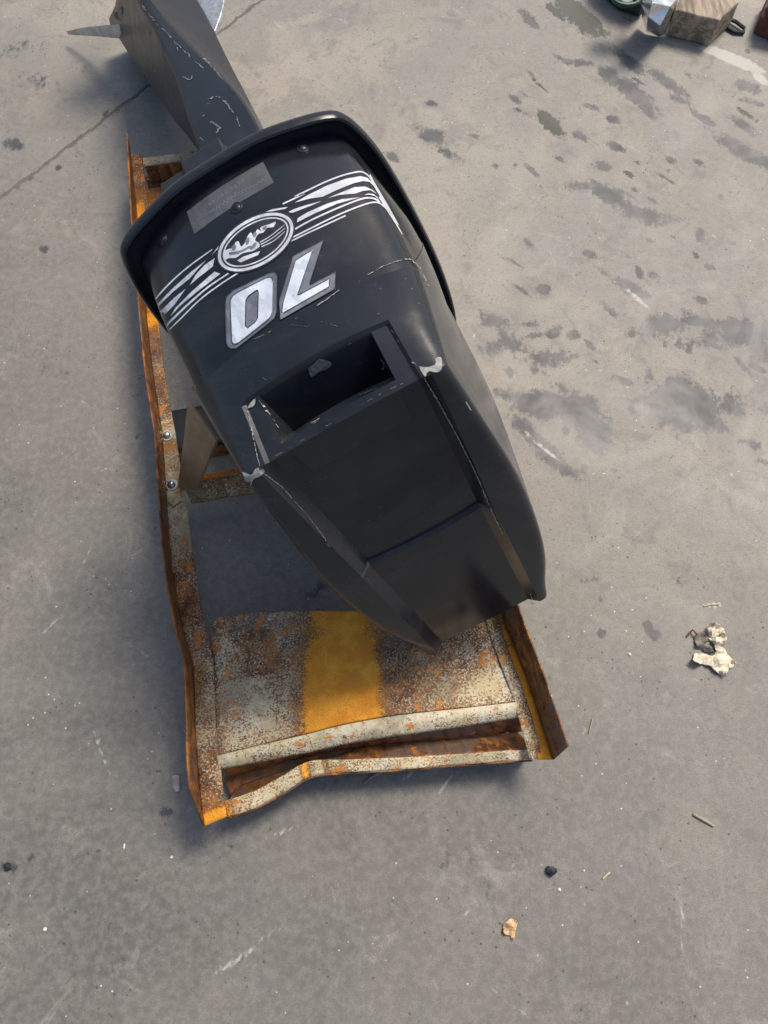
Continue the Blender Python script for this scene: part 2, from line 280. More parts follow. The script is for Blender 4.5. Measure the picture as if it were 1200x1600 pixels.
def make_floor():
    near = lambda a, b, s: np.arange(a, b, s)
    ax = np.r_[-60, -20, -8, -4, -2.5, near(-1.8, 2.3, .0075), 2.6, 4, 8, 20, 60]       # along the joint
    gap = .0035
    for sgn, name in ((1, 'concrete_floor'), (-1, 'concrete_floor')):
        if sgn > 0: ay = np.r_[gap, gap+.001, near(.008, 1.5, .0075), 2, 4, 8, 20, 60]
        else: ay = -np.r_[gap, gap+.001, near(.008, 2.4, .0075), 3, 4, 8, 20, 60]
        X, Y = np.meshgrid(ax, ay)
        wob = .0022*np.sin(X*37)+.0016*np.sin(X*91+1)+.0012*np.sin(X*203)
        Yw = Y + wob*np.exp(-np.abs(Y)/.05)*1.0
        P = JA[None, None]+X[..., None]*JD+Yw[..., None]*JN
        z = np.where(np.abs(Y) <= gap*1.01, -.0008, 0.0)
        ny, nx = X.shape
        co = np.concatenate([P, z[..., None]], -1).reshape(-1, 3)
        # close the joint with a wall down
        idx = np.arange(nx*ny).reshape(ny, nx)
        f = np.stack([idx[:-1, :-1], idx[:-1, 1:], idx[1:, 1:], idx[1:, :-1]], -1).reshape(-1, 4)
        base = np.concatenate([P[0], np.full((nx, 1), -.03)], -1)
        k = len(co); co = np.vstack([co, base]); bi = np.arange(nx)+k
        f = np.vstack([f, np.stack([bi[:-1], bi[1:], idx[0, 1:], idx[0, :-1]], -1)])
        if sgn < 0: f = f[:, ::-1]
        me = bpy.data.meshes.new(name); me.vertices.add(len(co)); me.vertices.foreach_set('co', co.ravel())
        me.loops.add(f.size); me.loops.foreach_set('vertex_index', f.ravel()); me.polygons.add(len(f))
        me.polygons.foreach_set('loop_start', np.arange(len(f))*4); me.polygons.foreach_set('loop_total', np.full(len(f), 4)); me.update()
        A = {k: np.zeros(len(co)) for k in ('oil', 'green', 'pale', 'painted_falloff')}
        for kind, cx, cy, rx, ry, an, st in STAINS:
            c = at0(cx, cy); ca, sa = math.cos(math.radians(an)), math.sin(math.radians(an))
            e1 = at0(cx+ca*rx, cy+sa*rx)-c; e2 = at0(cx-sa*ry, cy+ca*ry)-c
            Mi = np.linalg.inv(np.stack([e1, e2], 1)); q = (co[:, :2]-c)@Mi.T
            r = np.sqrt((q**2).sum(1)); v = np.clip(1.35-r*.85, 0, 1)*st
            A[kind] = np.maximum(A[kind], v)
        # the joint holds dirt
        A['oil'] = np.maximum(A['oil'], .5*np.exp(-(np.abs((co[:, :2]-JA)@JN)/.010)**2))
        gx, gy = co[:, 0], co[:, 1]
        A['painted_falloff'] = np.clip(.90-(gx*.58+gy*.66+.02), 0, 1)*.95  # painted light falloff, dimmer toward the near left of the floor
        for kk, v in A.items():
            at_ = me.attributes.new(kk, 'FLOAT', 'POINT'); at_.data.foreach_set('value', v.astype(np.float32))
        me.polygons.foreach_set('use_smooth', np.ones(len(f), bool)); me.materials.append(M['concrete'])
        o = bpy.data.objects.new(name, me); col.objects.link(o); tag(o, kind='structure')
    bm = bmesh.new(); s = 60
    vs = [bm.verts.new((x, y, -.006)) for x, y in ((-s, -s), (s, -s), (s, s), (-s, s))]
    o = None; bm.free()
    # packed dirt at the bottom of the joint
    bm = bmesh.new()
    a, b = JA-JD*30, JA+JD*30
    vs = [bm.verts.new((*p, -.0011)) for p in (a-JN*.02, b-JN*.02, b+JN*.02, a+JN*.02)]; bm.faces.new(vs)
    o = link('joint_dirt', bm, simple('joint_dirt', (.15, .135, .11), .9, scale=200), smooth=False); tag(o, kind='structure')
make_floor()
# ------------------------------------------------------------ rusty steel skid
fr0 = at(330, 1270, 0)
frame = empty('steel_frame', (fr0[0], fr0[1], 0), 'rusted orange and cream painted steel frame lying on the concrete under the motor', 'frame')
def sheet(name, A, B, nu, nv, mat, thick=.003, fn=None, pale=.5, orange=0., parent=frame, bev=0, smoothA=False, noisez=.0015, label=None):
    """thin folded steel between two world polylines A and B"""
    a = resample(resample(A, 300, smoothA), nu, False); b = resample(resample(B, 300, smoothA), nu, False); bm = bmesh.new(); rows = []
    for j in range(nv):
        t = j/(nv-1); r = a*(1-t)+b*t
        if fn is not None: r = np.array([p+np.asarray(fn(i/(nu-1), t)) for i, p in enumerate(r)])
        if noisez: r = r+np.array([[0, 0, noisez*noise.noise(Vector(p)*9)] for p in r])
        rows.append(r)
    grid(bm, rows)
    # face up so the thickness goes down
    bmesh.ops.recalc_face_normals(bm, faces=bm.faces); bm.normal_update()
    s = sum((f.normal.z*f.calc_area() for f in bm.faces))
    if s < 0: bmesh.ops.reverse_faces(bm, faces=bm.faces)
    o = link(name, bm, mat, parent, recalc=False, solid=thick, angle=60)
    me = o.data
    for k, f in (('pale', pale), ('orange', orange)):
        v = [(f(i/(nu-1), j/(nv-1)) if callable(f) else f) for j in range(nv) for i in range(nu)]
        at_ = me.attributes.new(k, 'FLOAT', 'POINT'); at_.data.foreach_set('value', v)
    if label: o['label'] = label
    return o
ZF, ZW = .10, .175
def pl(pts, z): return [at(x, y, z) for x, y in pts]
def gauss(x, c, s): return math.exp(-((x-c)/s)**2)
# left rail (top end first)
Lout = pl([(203, 242), (212, 330), (228, 500), (237, 580), (252, 677), (263, 850), (272, 920), (283, 983), (300, 1040), (303, 1133), (310, 1230), (317, 1292)], ZF)
Lin = pl([(222, 242), (232, 330), (248, 500), (258, 590), (274, 677), (293, 800), (305, 890), (318, 970), (333, 1033), (337, 1133), (346, 1210), (354, 1276)], ZF)
LwT = pl([(197, 208), (203, 330), (217, 500), (226, 590), (240, 677), (252, 850), (261, 920), (272, 983), (286, 1035), (289, 1100), (290, 1180), (294, 1232)], ZW)
LwB = [p.copy() for p in Lout]; LwB[0] = at(202, 232, ZF)
def Lpale(u, t): return .62*gauss(u, .60, .09)+.45*gauss(u, .50, .03)+.30*gauss(u, .86, .1)+.2
def Lor(u, t): return .9*gauss(u, .13, .05)*(t < .8)+.75*gauss(u, .31, .035)+.55*gauss(u, .84, .035)*(1-t)+1.3*max(0, (u-.975)/.025)+.5*gauss(u, .52, .012)
sheet('side_rail', Lout, Lin, 200, 8, M['rust'], .003, pale=Lpale, orange=Lor)
sheet('side_wall', LwT, LwB, 120, 5, M['rustdark'], .003, pale=lambda u, t: .35*(t > .8)+.1, orange=lambda u, t: .25*gauss(u, .8, .2))
# right rail
Rin = pl([(763, 983), (803, 1093), (828, 1187)], ZF); Rout = pl([(787, 970), (823, 1060), (864, 1187)], ZF); RwT = pl([(812, 957), (850, 1057), (887, 1166)], ZW)
ext = (at(353-150, 242, ZF)-at(317, 1292, ZF)); bdir = np.array([-.207, .978, 0])
def extend(P, L): return [P[0]+bdir*L]+P
Rin, Rout, RwT = extend(Rin, .78), extend(Rout, .78), extend(RwT, .80)
sheet('side_rail', Rin, Rout, 200, 8, M['rust'], .003, pale=lambda u, t: .72-.5*t, orange=lambda u, t: (.95*(t > .7)+.2*t)*(.6+.4*(u > .8))+1.1*max(0, (u-.97)/.03)*(t > .3))
sheet('side_wall', Rout, RwT, 120, 6, M['rustdark'], .003, pale=lambda u, t: .62*(t > .93)-.25, orange=0)
# deck plate
PB = pl([(326, 990), (338, 968), (365, 962), (400, 958), (550, 955), (690, 962), (790, 972)], .094); PB[0][2] = .085
PF = pl([(340, 1180), (420, 1160), (480, 1146), (540, 1131), (620, 1117), (720, 1106), (806, 1096)], .098)
def d_or(u, t): return 1.0*(1/(1+math.exp(-(u-.275-.075*(1-t))*32)))*(1/(1+math.exp((u-.56-.01*(1-t))*36)))*(1-.22*gauss(t, .12, .25))*1.12 + .5*gauss(u, .22, .03)*gauss(t, .35, .15)
def d_pale(u, t): return .54-.14*(u > .56)*(u < .85)+.2*gauss(u, .12, .12)*(t > .5)-.2*gauss(u, .17, .07)*(t < .5)+.22*gauss(u, .9, .08)*gauss(t, .75, .2)-.35*gauss(u, .0, .03)
def d_fn(u, t): return (0, 0, .004*math.sin(u*math.pi)*(1-t)+.0025*math.sin(u*9+t*4))
sheet('deck_plate', PB, PF, 160, 60, M['rust'], .003, fn=d_fn, pale=d_pale, orange=d_or, smoothA=True)
# rolled front edge of the plate
F0 = pl([(338, 1181), (420, 1161), (480, 1147), (540, 1132), (620, 1118), (720, 1107), (807, 1097)], .101)
F1 = pl([(345, 1202), (420, 1188), (480, 1176), (540, 1163), (620, 1150), (720, 1136), (813, 1121)], .088)
sheet('rolled_edge', F0, F1, 160, 10, M['rust'], .003, fn=lambda u, t: (0, 0, .006*math.sin(t*math.pi)-.0012*math.sin(u*90)**2*t), pale=lambda u, t: 1.0-.25*t, orange=0, smoothA=True)
A0 = pl([(347, 1199), (420, 1186), (480, 1175), (540, 1161), (620, 1148), (720, 1134), (814, 1119)], .085)
A1 = pl([(352, 1216), (420, 1196), (480, 1182), (540, 1170), (620, 1160), (720, 1152), (817, 1143)], .045)
def corr(n, amp, d=(-.19, -.98, 0)):
    return lambda u, t: tuple(np.array(d)*amp*(abs(math.sin(u*n*math.pi))**.25-.8)*math.sin(min(1, t*3)*math.pi/2))
sheet('ribbed_apron', A0, A1, 260, 6, M['rustdark'], .003, fn=corr(19, .006), pale=lambda u, t: .05, orange=lambda u, t: .45*(u < .3), smoothA=True)
sheet('channel_floor', pl([(350, 1216), (420, 1196), (480, 1182), (540, 1170), (620, 1160), (720, 1152), (798, 1146)], .022), pl([(362, 1250), (430, 1222), (500, 1200), (560, 1180), (620, 1172), (720, 1166), (800, 1160)], .020), 120, 6, M['rustdark'], .003, pale=-.1, orange=.2, smoothA=True)
B0 = pl([(372, 1228), (440, 1205), (500, 1190), (560, 1168), (620, 1160), (720, 1152), (806, 1144)], .030)
B1 = pl([(360, 1252), (430, 1220), (482, 1192), (540, 1187), (620, 1184), (720, 1178), (828, 1171)], .074)
sheet('ribbed_channel', B0, B1, 260, 8, M['rustdark'], .003, fn=corr(15, .006), pale=lambda u, t: .12, orange=lambda u, t: .3*gauss(u, .25, .05), smoothA=True)
C0 = pl([(350, 1252), (400, 1235), (440, 1213), (482, 1190), (540, 1187), (620, 1184), (720, 1178), (830, 1171)], .076)
C1 = pl([(356, 1277), (400, 1262), (450, 1235), (485, 1214), (540, 1207), (620, 1203), (720, 1195), (832, 1187)], .072)
sheet('front_lip', C0, C1, 220, 6, M['rust'], .003, fn=lambda u, t: (0, 0, .003*math.sin(u*33)*t), pale=lambda u, t: .78, orange=lambda u, t: .75*gauss(u, .27, .02)+.6*gauss(u, .34, .012)+.7*gauss(u, 0, .03), smoothA=True)
D0 = [p-np.array([0, 0, .001]) for p in C1]; D1 = [p*np.array([1, 1, 0])+np.array([.004, .012, .002]) for p in C1]
sheet('front_skirt', D0, D1, 120, 5, M['rustdark'], .003, pale=.1, smoothA=True)
# middle and rear cross trays (mostly under the cowl)
def cross(lx, ly, zz, wid, nm, pale=.2, orr=0., mt='rust', ap=.85):
    a = at(lx, ly, zz); across = np.array([.985, .19, 0]); L = .55
    T0 = [a, a+across*L]; T1 = [p+bdir*wid for p in T0]
    sheet('cross_plate', T1, T0, 80, 10, M[mt], .003, pale=pale, orange=orr)
    G0 = [p-np.array([0, 0, .002]) for p in T0]; G1 = [p+np.array([.008, -.022, -.055]) for p in T0]
    sheet('ribbed_apron', G0, G1, 260, 5, M['rustdark'], .003, fn=corr(7, .006), pale=ap)
    return T0, T1
cross(282, 757, .092, .014, 'mid', .1, .6)
cross(262, 708, .03, .10, 'mid', -.3, 0, 'dark', -.3)  # lower tray coloured dark as painted shade in the opening
a = at(226, 296, .092); across = np.array([.985, .19, 0])
sheet('cross_plate', [a, a+across*.34], [a-bdir*.12, a-bdir*.12+across*.34], 80, 10, M['rust'], .003, pale=-.1, orange=.42)
a = at(223, 250, .095); sheet('cross_lip', [a+bdir*.006, a+bdir*.006+across*.34], [a-bdir*.02, a-bdir*.02+across*.34], 120, 4, M['rust'], .003, pale=.8)
sheet('ribbed_channel', [a-bdir*.018, a-bdir*.018+across*.34], [a-bdir*.03+np.array([0, 0, -.045]), a-bdir*.03+across*.34+np.array([0, 0, -.045])], 240, 6, M['rustdark'], .003, fn=corr(12, .009), pale=.3)
a2 = at(226, 272, .055); sheet('cross_lip', [a2, a2+across*.34], [a2-bdir*.012, a2-bdir*.012+across*.34], 120, 4, M['rust'], .003, pale=.5)
sheet('ribbed_channel', [a2-bdir*.02, a2-bdir*.02+across*.34], [a2-bdir*.06+np.array([0, 0, -.03]), a2-bdir*.06+across*.34+np.array([0, 0, -.03])], 240, 6, M['rustdark'], .003, fn=corr(12, .009), pale=.0)
# washers and bolts on the left rail
for (x, y), z in (((261, 680), .102), ((268, 757), .106)):
    c = at(x, y, z); bm = bmesh.new(); bmesh.ops.create_uvsphere(bm, u_segments=16, v_segments=8, radius=.0085, matrix=Matrix.Translation(Vector(c))@Matrix.Diagonal((1, 1, .8, 1)))
    bo = link('bolt', bm, M['bolt'], frame)
    bm = bmesh.new(); bmesh.ops.create_cone(bm, cap_ends=True, segments=20, radius1=.0125, radius2=.0125, depth=.002, matrix=Matrix.Translation(Vector(c)-Vector((0, 0, .001))))
    link('washer', bm, M['bolt'], bo, bevel=.0005)
sheet('strap_plate', pl([(262, 738), (281, 736)], .1045), pl([(262, 785), (270, 791), (282, 783)], .1045), 20, 10, M['rust'], .0025, pale=1.1, noisez=0)
# ------------------------------------------------------------ outboard motor
mo = W((0, 0, -.3)); motor = empty('outboard_motor', (mo[0], mo[1], at(600, 800, 0)[2]), 'black outboard boat motor with silver striped cowl marked 70 lying on the rusty frame', 'outboard motor')
RIM = [(0, .028), (.06, .026), (.12, .012), (.155, -.001), (.172, -.015), (.185, -.045), (.196, -.09), (.205, -.16), (.212, -.26), (.214, -.36), (.207, -.46), (.188, -.53), (.15, -.575), (.09, -.60), (0, -.605)]
half = resample(RIM, 60); ring = np.vstack([half, (half*[-1, 1])[-2:0:-1]])
def ring_off(r, d):
    n = len(r); t = np.roll(r, -1, 0)-np.roll(r, 1, 0); t /= np.linalg.norm(t, axis=1)[:, None]
    nn = np.stack([t[:, 1], -t[:, 0]], 1)
    if ((nn*(r-[0, -.3])).sum() < 0): nn = -nn
    return r+nn*d
def loft_ring(prof):
    return [[W((p[0], v, p[1])) for p in ring_off(ring, d)] for d, v in prof]
# profile: (offset outward, v)
prof = [(-.045, -.012), (-.034, -.008), (-.026, -.004), (-.018, -.001), (-.012, .001), (-.009, .005), (-.006, .007), (-.003, .006), (-.001, .002), (0, -.003), (-.002, -.009), (-.008, -.012), (-.016, -.013)]
bm = bmesh.new(); grid(bm, loft_ring(prof), closed=True); link('cowl_rim', bm, M['rim'], motor)
cr = np.array([0, -.30])
bm = bmesh.new(); grid(bm, [[W((q[0], v, q[1])) for q in cr+(ring-cr)*sc] for sc, v in ((.93, -.0135), (.80, -.016), (.74, -.05), (.68, -.11), (.55, -.15), (.40, -.17))], closed=True)
lc = link('lower_cover', bm, M['dark'], motor)
# key rows of the cowl shell: v, w at centre ; u,w,v at chine ; corner radius ; rim foot (u, w) ; foot u, rib u ; channel depth
K = dict(
 a=(-.010, .006, .152, -.036, -.010, .028, .152, -.042), a1=(.008, .004, .1575, -.038, .008, .029, .162, -.055), B=(.077, -.008, .163, -.047, .077, .030, .166, -.110), C=(.122, -.020, .1635, -.058, .122, .028, .172, -.160), c2=(.17, -.033, .162, -.069, .17, .030, .178, -.205),
 D=(.222, -.046, .160, -.077, .222, .032, .184, -.260), F=(.289, -.052, .1485, -.077, .289, .032, .188, -.33), S=(.357, -.073, .1355, -.083, .357, .020, .189, -.38), E=(.369, -.079, .133, -.085, .368, .010, .190, -.39),
 K1=(.392, -.17, .141, -.17, .388, .010, .190, -.44), H=(.436, -.338, .153, -.338, .424, .011, .184, -.50), K3=(.466, -.51, .143, -.51, .458, .013, .160, -.55), I=(.487, -.637, .113, -.640, .484, .022, .12, -.57),
 f1=(.33, -.638, .112, -.620, .33, .02, .118, -.575), f2=(.15, -.61, .112, -.592, .15, .025, .113, -.575), f3=(-.01, -.578, .112, -.572, -.01, .02, .112, -.570))
FOOT = dict(a=.098, a1=.098, B=.098, C=.098, c2=.098, D=.098, F=.097, S=.099, E=.100, K1=.0975, H=.090, K3=.0865, I=.084, f1=.084, f2=.084, f3=.084)
segs = [['a', 'a1', 'B', 'C', 'c2', 'D'], ['D', 'F', 'S', 'E'], ['E', 'K1', 'H', 'K3', 'I'], ['I', 'f1', 'f2', 'f3']]
nsub = [(1, 6, 4, 4, 4), (6, 5, 1), (6, 10, 8, 6), (6, 6, 6)]
LIFT = 0.0
def row(key8, foot, depth, nrm):
    vc, wc, uk, wk, vk, r, ru, rw = key8
    us = [0, .025, .05, .076]; 
    fr = [x*foot/.098 if depth is None or depth < 0 else x for x in us]
    RW = .0035 if not depth or depth < .009 else .015
    cols = [(x, 0) for x in us]+[(foot-.0045, 0), (foot-.0015, 0), (foot+RW, 1)]
    a = foot+RW; mid = max(uk-r, a+.004); r = uk-mid
    cols += [(a+(mid-a)*k/3, 1) for k in (1, 2, 3)]
    out = []
    sh = lambda u: (u/uk)**2
    for u, lvl in cols:
        s_ = sh(u); p = np.array([u, vc+(vk-vc)*s_, wc+(wk-wc)*s_])
        p = p+np.array([0, nrm[0], nrm[1]])*LIFT
        if lvl == 0: p = p-np.array([0, nrm[0], nrm[1]])*depth
        out.append(p)
    P0 = out[-1]; Kp = np.array([uk+LIFT*.6, vk+LIFT*nrm[0], wk+LIFT*nrm[1]])
    foot3 = np.array([ru, -.004, rw]); d = foot3-Kp; Ld = np.linalg.norm(d); rr = min(r*1.0, Ld*.45)
    P1 = Kp+d/Ld*rr
    for k in range(1, 7):
        t = k/6; out.append((1-t)**2*P0+2*t*(1-t)*Kp+t*t*P1)
    n_s = 12
    bul = min(.016, Ld*.07)
    for k in range(1, n_s+1):
        t = k/n_s; p = P1*(1-t)+foot3*t; p = p+np.array([bul*math.sin(math.pi*t), 0, 0]); out.append(p)
    return out
rows = []; meta = []
def nrm_of(ka, kb):
    a, b = np.array(K[ka][:2]), np.array(K[kb][:2]); d = b-a; d /= np.linalg.norm(d)
    return (-d[1], d[0]) if True else None      # (v, w) normal pointing outward
LEDGE, PANEL1, PANEL2 = .005, .022, .0145
for si, sg in enumerate(segs):
    keys = np.array([list(K[k])+[FOOT[k]] for k in sg])
    d = np.r_[0, np.cumsum(np.linalg.norm(np.diff(keys[:, :2], axis=0), axis=1))]
    ts = [];
    for i in range(len(sg)-1):
        for j in range(nsub[si][i]): ts.append(d[i]+(d[i+1]-d[i])*j/nsub[si][i])
    ts.append(d[-1])
    full = resample(keys, 400)   # smooth curve; re-find by centre-length
    dl = np.r_[0, np.cumsum(np.linalg.norm(np.diff(full[:, :2], axis=0), axis=1))]
    def ev(t): return np.array([np.interp(t*dl[-1]/d[-1], dl, full[:, k]) for k in range(full.shape[1])])
    LIFT = .0035 if si in (1, 2) else 0.0
    for i, t in enumerate(ts):
        if si == 1 and i == 0: t = .0025
        k = ev(t); k2 = ev(min(t+1e-3, d[-1])); k1 = ev(max(t-1e-3, 0)); dd = k2[:2]-k1[:2]; dd /= np.linalg.norm(dd); n = (-dd[1], dd[0])
        n = (-dd[1], dd[0])
        if si == 0: rows.append(row(k[:8], k[8], 0, n)); meta.append(('r', t))
        elif si == 1:
            v = k[0]; 
            dep = LEDGE if v > .2905 else 0
            if abs(v-.289) < 1e-3: 
                rows.append(row(k[:8], k[8], 0, n)); meta.append(('F', t))
                k = ev(t+.0035); rows.append(row(k[:8], k[8], LEDGE, n)); meta.append(('F2', t)); continue
            if abs(v-.357) < 4e-3: meta.append(('S', t))
            else: meta.append(('m', t))
            rows.append(row(k[:8], k[8], dep, n))
        elif si == 2:
            dH = d[2]
            if abs(t-dH) < 1e-6:
                rows.append(row(k[:8], k[8], PANEL1, n)); meta.append(('p', t))
                k = ev(t+.003); rows.append(row(k[:8], k[8], PANEL2, n)); meta.append(('p', t)); continue
            rows.append(row(k[:8], k[8], PANEL1 if t < dH else PANEL2, n)); meta.append(('p', t))
        elif i: rows.append(row(k[:8], k[8], PANEL2*.8, n)); meta.append(('f', t))
iF2 = [i for i, m in enumerate(meta) if m[0] == 'F2'][0]; iS = [i for i, m in enumerate(meta) if m[0] == 'S'][0]
# step along the crease: rows after D sit 1.5 mm proud
bm = bmesh.new(); fullrows = []
for r in rows:
    L = [np.array([-p[0], p[1], p[2]]) for p in r[:0:-1]]; fullrows.append([W(p) for p in L+list(r)])
V = [[bm.verts.new(Vector(p)) for p in r] for r in fullrows]
nc = len(V[0]); c0 = nc//2
slot_edge = []
for i in range(len(V)-1):
    for j in range(nc-1):
        if iF2 <= i < iS and c0-3 <= j < c0+3: continue
        bm.faces.new((V[i][j], V[i][j+1], V[i+1][j+1], V[i+1][j]))
# slot pocket
loop = [V[iF2][c0+k] for k in range(-3, 4)]+[V[i][c0+3] for i in range(iF2+1, iS+1)]+[V[iS][c0+k] for k in range(2, -4, -1)]+[V[i][c0-3] for i in range(iS-1, iF2, -1)]
cen = sum((v.co for v in loop), Vector())/len(loop)
inw = Vector(R@np.array([0, .22, -.975]))
prev = loop
for dep, sc in ((.004, .985), (.03, .95), (.07, .90)):
    cur = [bm.verts.new(cen+(v.co-cen)*sc+inw*dep) for v in loop]
    for k in range(len(loop)): bm.faces.new((prev[k], prev[(k+1) % len(loop)], cur[(k+1) % len(loop)], cur[k]))
    prev = cur
bm.faces.new(prev)
bmesh.ops.remove_doubles(bm, verts=bm.verts, dist=1e-5)
bmesh.ops.recalc_face_normals(bm, faces=bm.faces); bm.normal_update()
tree = BVHTree.FromBMesh(bm)
cowl = link('cowl', bm, M['cowl'], motor, bevel=.0022, angle=28)
# ---- things laid on the shell: decals, chips
CT = Vector(CO)
def cast(x, y):
    d = Vector(ray(x, y)).normalized(); h, n, i, dist = tree.ray_cast(CT, d)
    if h is None: return None, None
    if n.dot(d) > 0: n = -n
    return h, n
def decal(name, polys, mat, lift=.0006, parent=cowl, step=7, holes=None):
    """flat print lying on the shell; polys are outlines traced on the shell"""
    bm = bmesh.new()
    for pi, poly in enumerate(polys):
        b2 = bmesh.new(); loops = [poly]+((holes or {}).get(pi, [])); edges = []
        for lp in loops:
            vs = [b2.verts.new((x, y, 0)) for x, y in lp]; edges += [b2.edges.new((vs[i], vs[(i+1) % len(vs)])) for i in range(len(vs))]
        bmesh.ops.triangle_fill(b2, edges=edges, use_beauty=True)
        xs = [v.co.x for v in b2.verts]; ys = [v.co.y for v in b2.verts]
        if not xs: b2.free(); continue
        for a0, a1, nn in ((min(xs), max(xs), (1, 0, 0)), (min(ys), max(ys), (0, 1, 0))):
            k = a0+step
            while k < a1:
                bmesh.ops.bisect_plane(b2, geom=list(b2.verts)+list(b2.edges)+list(b2.faces), plane_co=Vector(nn)*k, plane_no=nn); k += step
        mp = {}
        for v in b2.verts:
            h, n = cast(v.co.x, v.co.y)
            if h is not None: mp[v] = bm.verts.new(h+n*lift)
        for f in b2.faces:
            if all(v in mp for v in f.verts):
                vv = [mp[v] for v in f.verts]
                if max((a.co-b.co).length for a in vv for b in vv) < .05:
                    try: bm.faces.new(vv)
                    except ValueError: pass
        b2.free()
    return link(name, bm, mat, parent, angle=60) if len(bm.verts) else None
def z8(pts): return [(220+x/3.75, 300+y/3.75) for x, y in pts]
def z2(pts): return [(460+x/6, 250+y/6) for x, y in pts]
def stroke(pts, w):
    p = resample(pts, max(6, 3*len(pts))); t = np.gradient(p, axis=0); t /= np.linalg.norm(t, axis=1)[:, None]+1e-9; n = np.stack([-t[:, 1], t[:, 0]], 1)
    ww = np.asarray(w if hasattr(w, '__len__') else [w]*2, float); ww = np.interp(np.linspace(0, 1, len(p)), np.linspace(0, 1, len(ww)), ww)[:, None]/2
    return [tuple(q) for q in np.vstack([p+n*ww, (p-n*ww)[::-1]])]
def smoothpoly(pts, n=40):
    return [tuple(q) for q in resample(list(pts)+[pts[0]], n)[:-1]]
def inset(poly, d):
    P = np.array(poly, float); a = np.roll(P, 1, 0); b = np.roll(P, -1, 0); area = .5*np.sum(a[:, 0]*P[:, 1]-P[:, 0]*a[:, 1]); t = b-a; t /= np.linalg.norm(t, axis=1)[:, None]+1e-9
    n = np.stack([-t[:, 1], t[:, 0]], 1)*(1 if area > 0 else -1); return [tuple(q) for q in P+n*d]
# number 70
zero_o = z8([(497, 660), (505, 612), (540, 578), (745, 480), (785, 468), (803, 490), (800, 700), (785, 742), (740, 782), (560, 920), (520, 917), (503, 885)])
zero_w = z8([(527, 640), (540, 612), (570, 590), (740, 503), (765, 503), (778, 525), (776, 700), (762, 735), (735, 760), (580, 882), (550, 895), (537, 880)])
zero_h = z8([(618, 640), (632, 612), (672, 583), (687, 575), (692, 592), (688, 740), (672, 765), (630, 797), (615, 785)])
sev_o = z8([(893, 376), (1072, 282), (988, 548), (1143, 468), (1140, 570), (820, 752), (812, 640)])
sev_w = z8([(908, 404), (1010, 340), (918, 612), (1106, 512), (1104, 558), (828, 716), (836, 650)])
decal('number_border', [zero_o], M['grey'], .0005)
decal('number_border', [sev_o], M['grey'], .0007)
zw = decal('number_zero', [inset(zero_w, -.7)], M['white'], .0011, holes={0: [zero_h]})
decal('number_seven', [inset(sev_w, -.7)], M['white'], .0012)
cl = lambda P: list(P)+[P[0]]
decal('number_outline', [stroke(resample(cl(P), 60, False), 1.1) for P in (zero_w, zero_h, sev_w)]+[stroke(resample(cl(P), 60, False), 1.0) for P in (zero_o, sev_o)], M['ink'], .0014)
# stripe band: silver shapes left and right of the round emblem
band = [
 stroke(z8([(68, 665), (85, 635), (120, 590), (200, 508), (300, 424), (420, 338)]), [2.6, 2.4, 1.6]),
 z8([(80, 690), (98, 655), (180, 570), (290, 470), (384, 398), (340, 452), (290, 510), (190, 590), (112, 668), (90, 702)]),
 z8([(288, 548), (322, 482), (370, 430), (435, 385), (425, 440), (350, 498)]),
 z8([(96, 738), (112, 700), (200, 615), (265, 565), (232, 620), (200, 665), (112, 752)]),
 z8([(176, 732), (205, 675), (300, 580), (432, 465), (470, 482), (330, 590), (240, 665)]),
 z8([(112, 785), (122, 760), (152, 742), (135, 775), (118, 795)]),
 stroke(z8([(128, 822), (150, 785), (230, 705), (300, 640), (400, 555), (515, 478)]), [3.4, 3.2, 2.2]),
 stroke(z8([(140, 858), (150, 828), (230, 748), (350, 630), (470, 540), (560, 482), (650, 425)]), 2.2),
 stroke(z8([(650, 425), (760, 358), (820, 318), (900, 280), (1000, 232), (1200, 140)]), 2.2),
 z8([(412, 375), (455, 315), (520, 262), (480, 320), (440, 350)]),
 z8([(670, 160), (700, 128), (770, 100), (862, 86), (850, 102), (760, 120)]),
 stroke(z8([(832, 72), (900, 40), (960, 10)])+z2([(0, 350), (150, 275), (300, 205), (450, 148), (590, 115), (640, 118), (690, 150), (740, 215)]), 2.3),
 z2([(0, 405), (120, 330), (300, 240), (480, 175), (620, 150), (680, 165), (720, 200), (755, 262), (700, 212), (640, 205), (560, 224), (400, 288), (265, 352), (150, 368)]),
 z8([(862, 118), (900, 98), (960, 78), (1050, 54), (1060, 58), (1000, 84), (890, 126)]),
 z2([(315, 362), (400, 318), (560, 254), (660, 247), (730, 278), (770, 322), (710, 290), (640, 297), (570, 322), (420, 335)]),
 z2([(28, 545), (120, 490), (300, 410), (450, 364), (618, 349), (560, 373), (400, 418), (200, 504), (25, 592)]),
 z2([(650, 335), (690, 312), (740, 318), (775, 345), (800, 390), (750, 345), (700, 332)]),
 stroke(z2([(-60, 705), (0, 655), (150, 570), (300, 500), (450, 435), (620, 370), (700, 358), (760, 370), (800, 400)]), 2.6),
 stroke(z2([(-30, 735), (0, 720), (150, 645), (300, 570), (450, 500), (600, 440), (720, 402), (790, 405), (850, 450), (920, 530)]), 2.4),
]
band = [p if len(p) > 20 and i in (0, 6, 7, 8, 11, len(band)-1, len(band)-2) else inset(p, .75) for i, p in enumerate(band)]
decal('silver_stripes', band, M['silver'], .0006, step=6)
# band ends wrapping the right side, plus a highlight painted as silver strokes
side = [stroke([(577, 274), (584, 288), (600, 315), (622, 352)], [3, 4, 4, 1]), stroke([(592, 308), (606, 330), (628, 366)], [2, 3, 1])]
decal('side_stripe_glint', side, M['silver'], .0006, step=6)
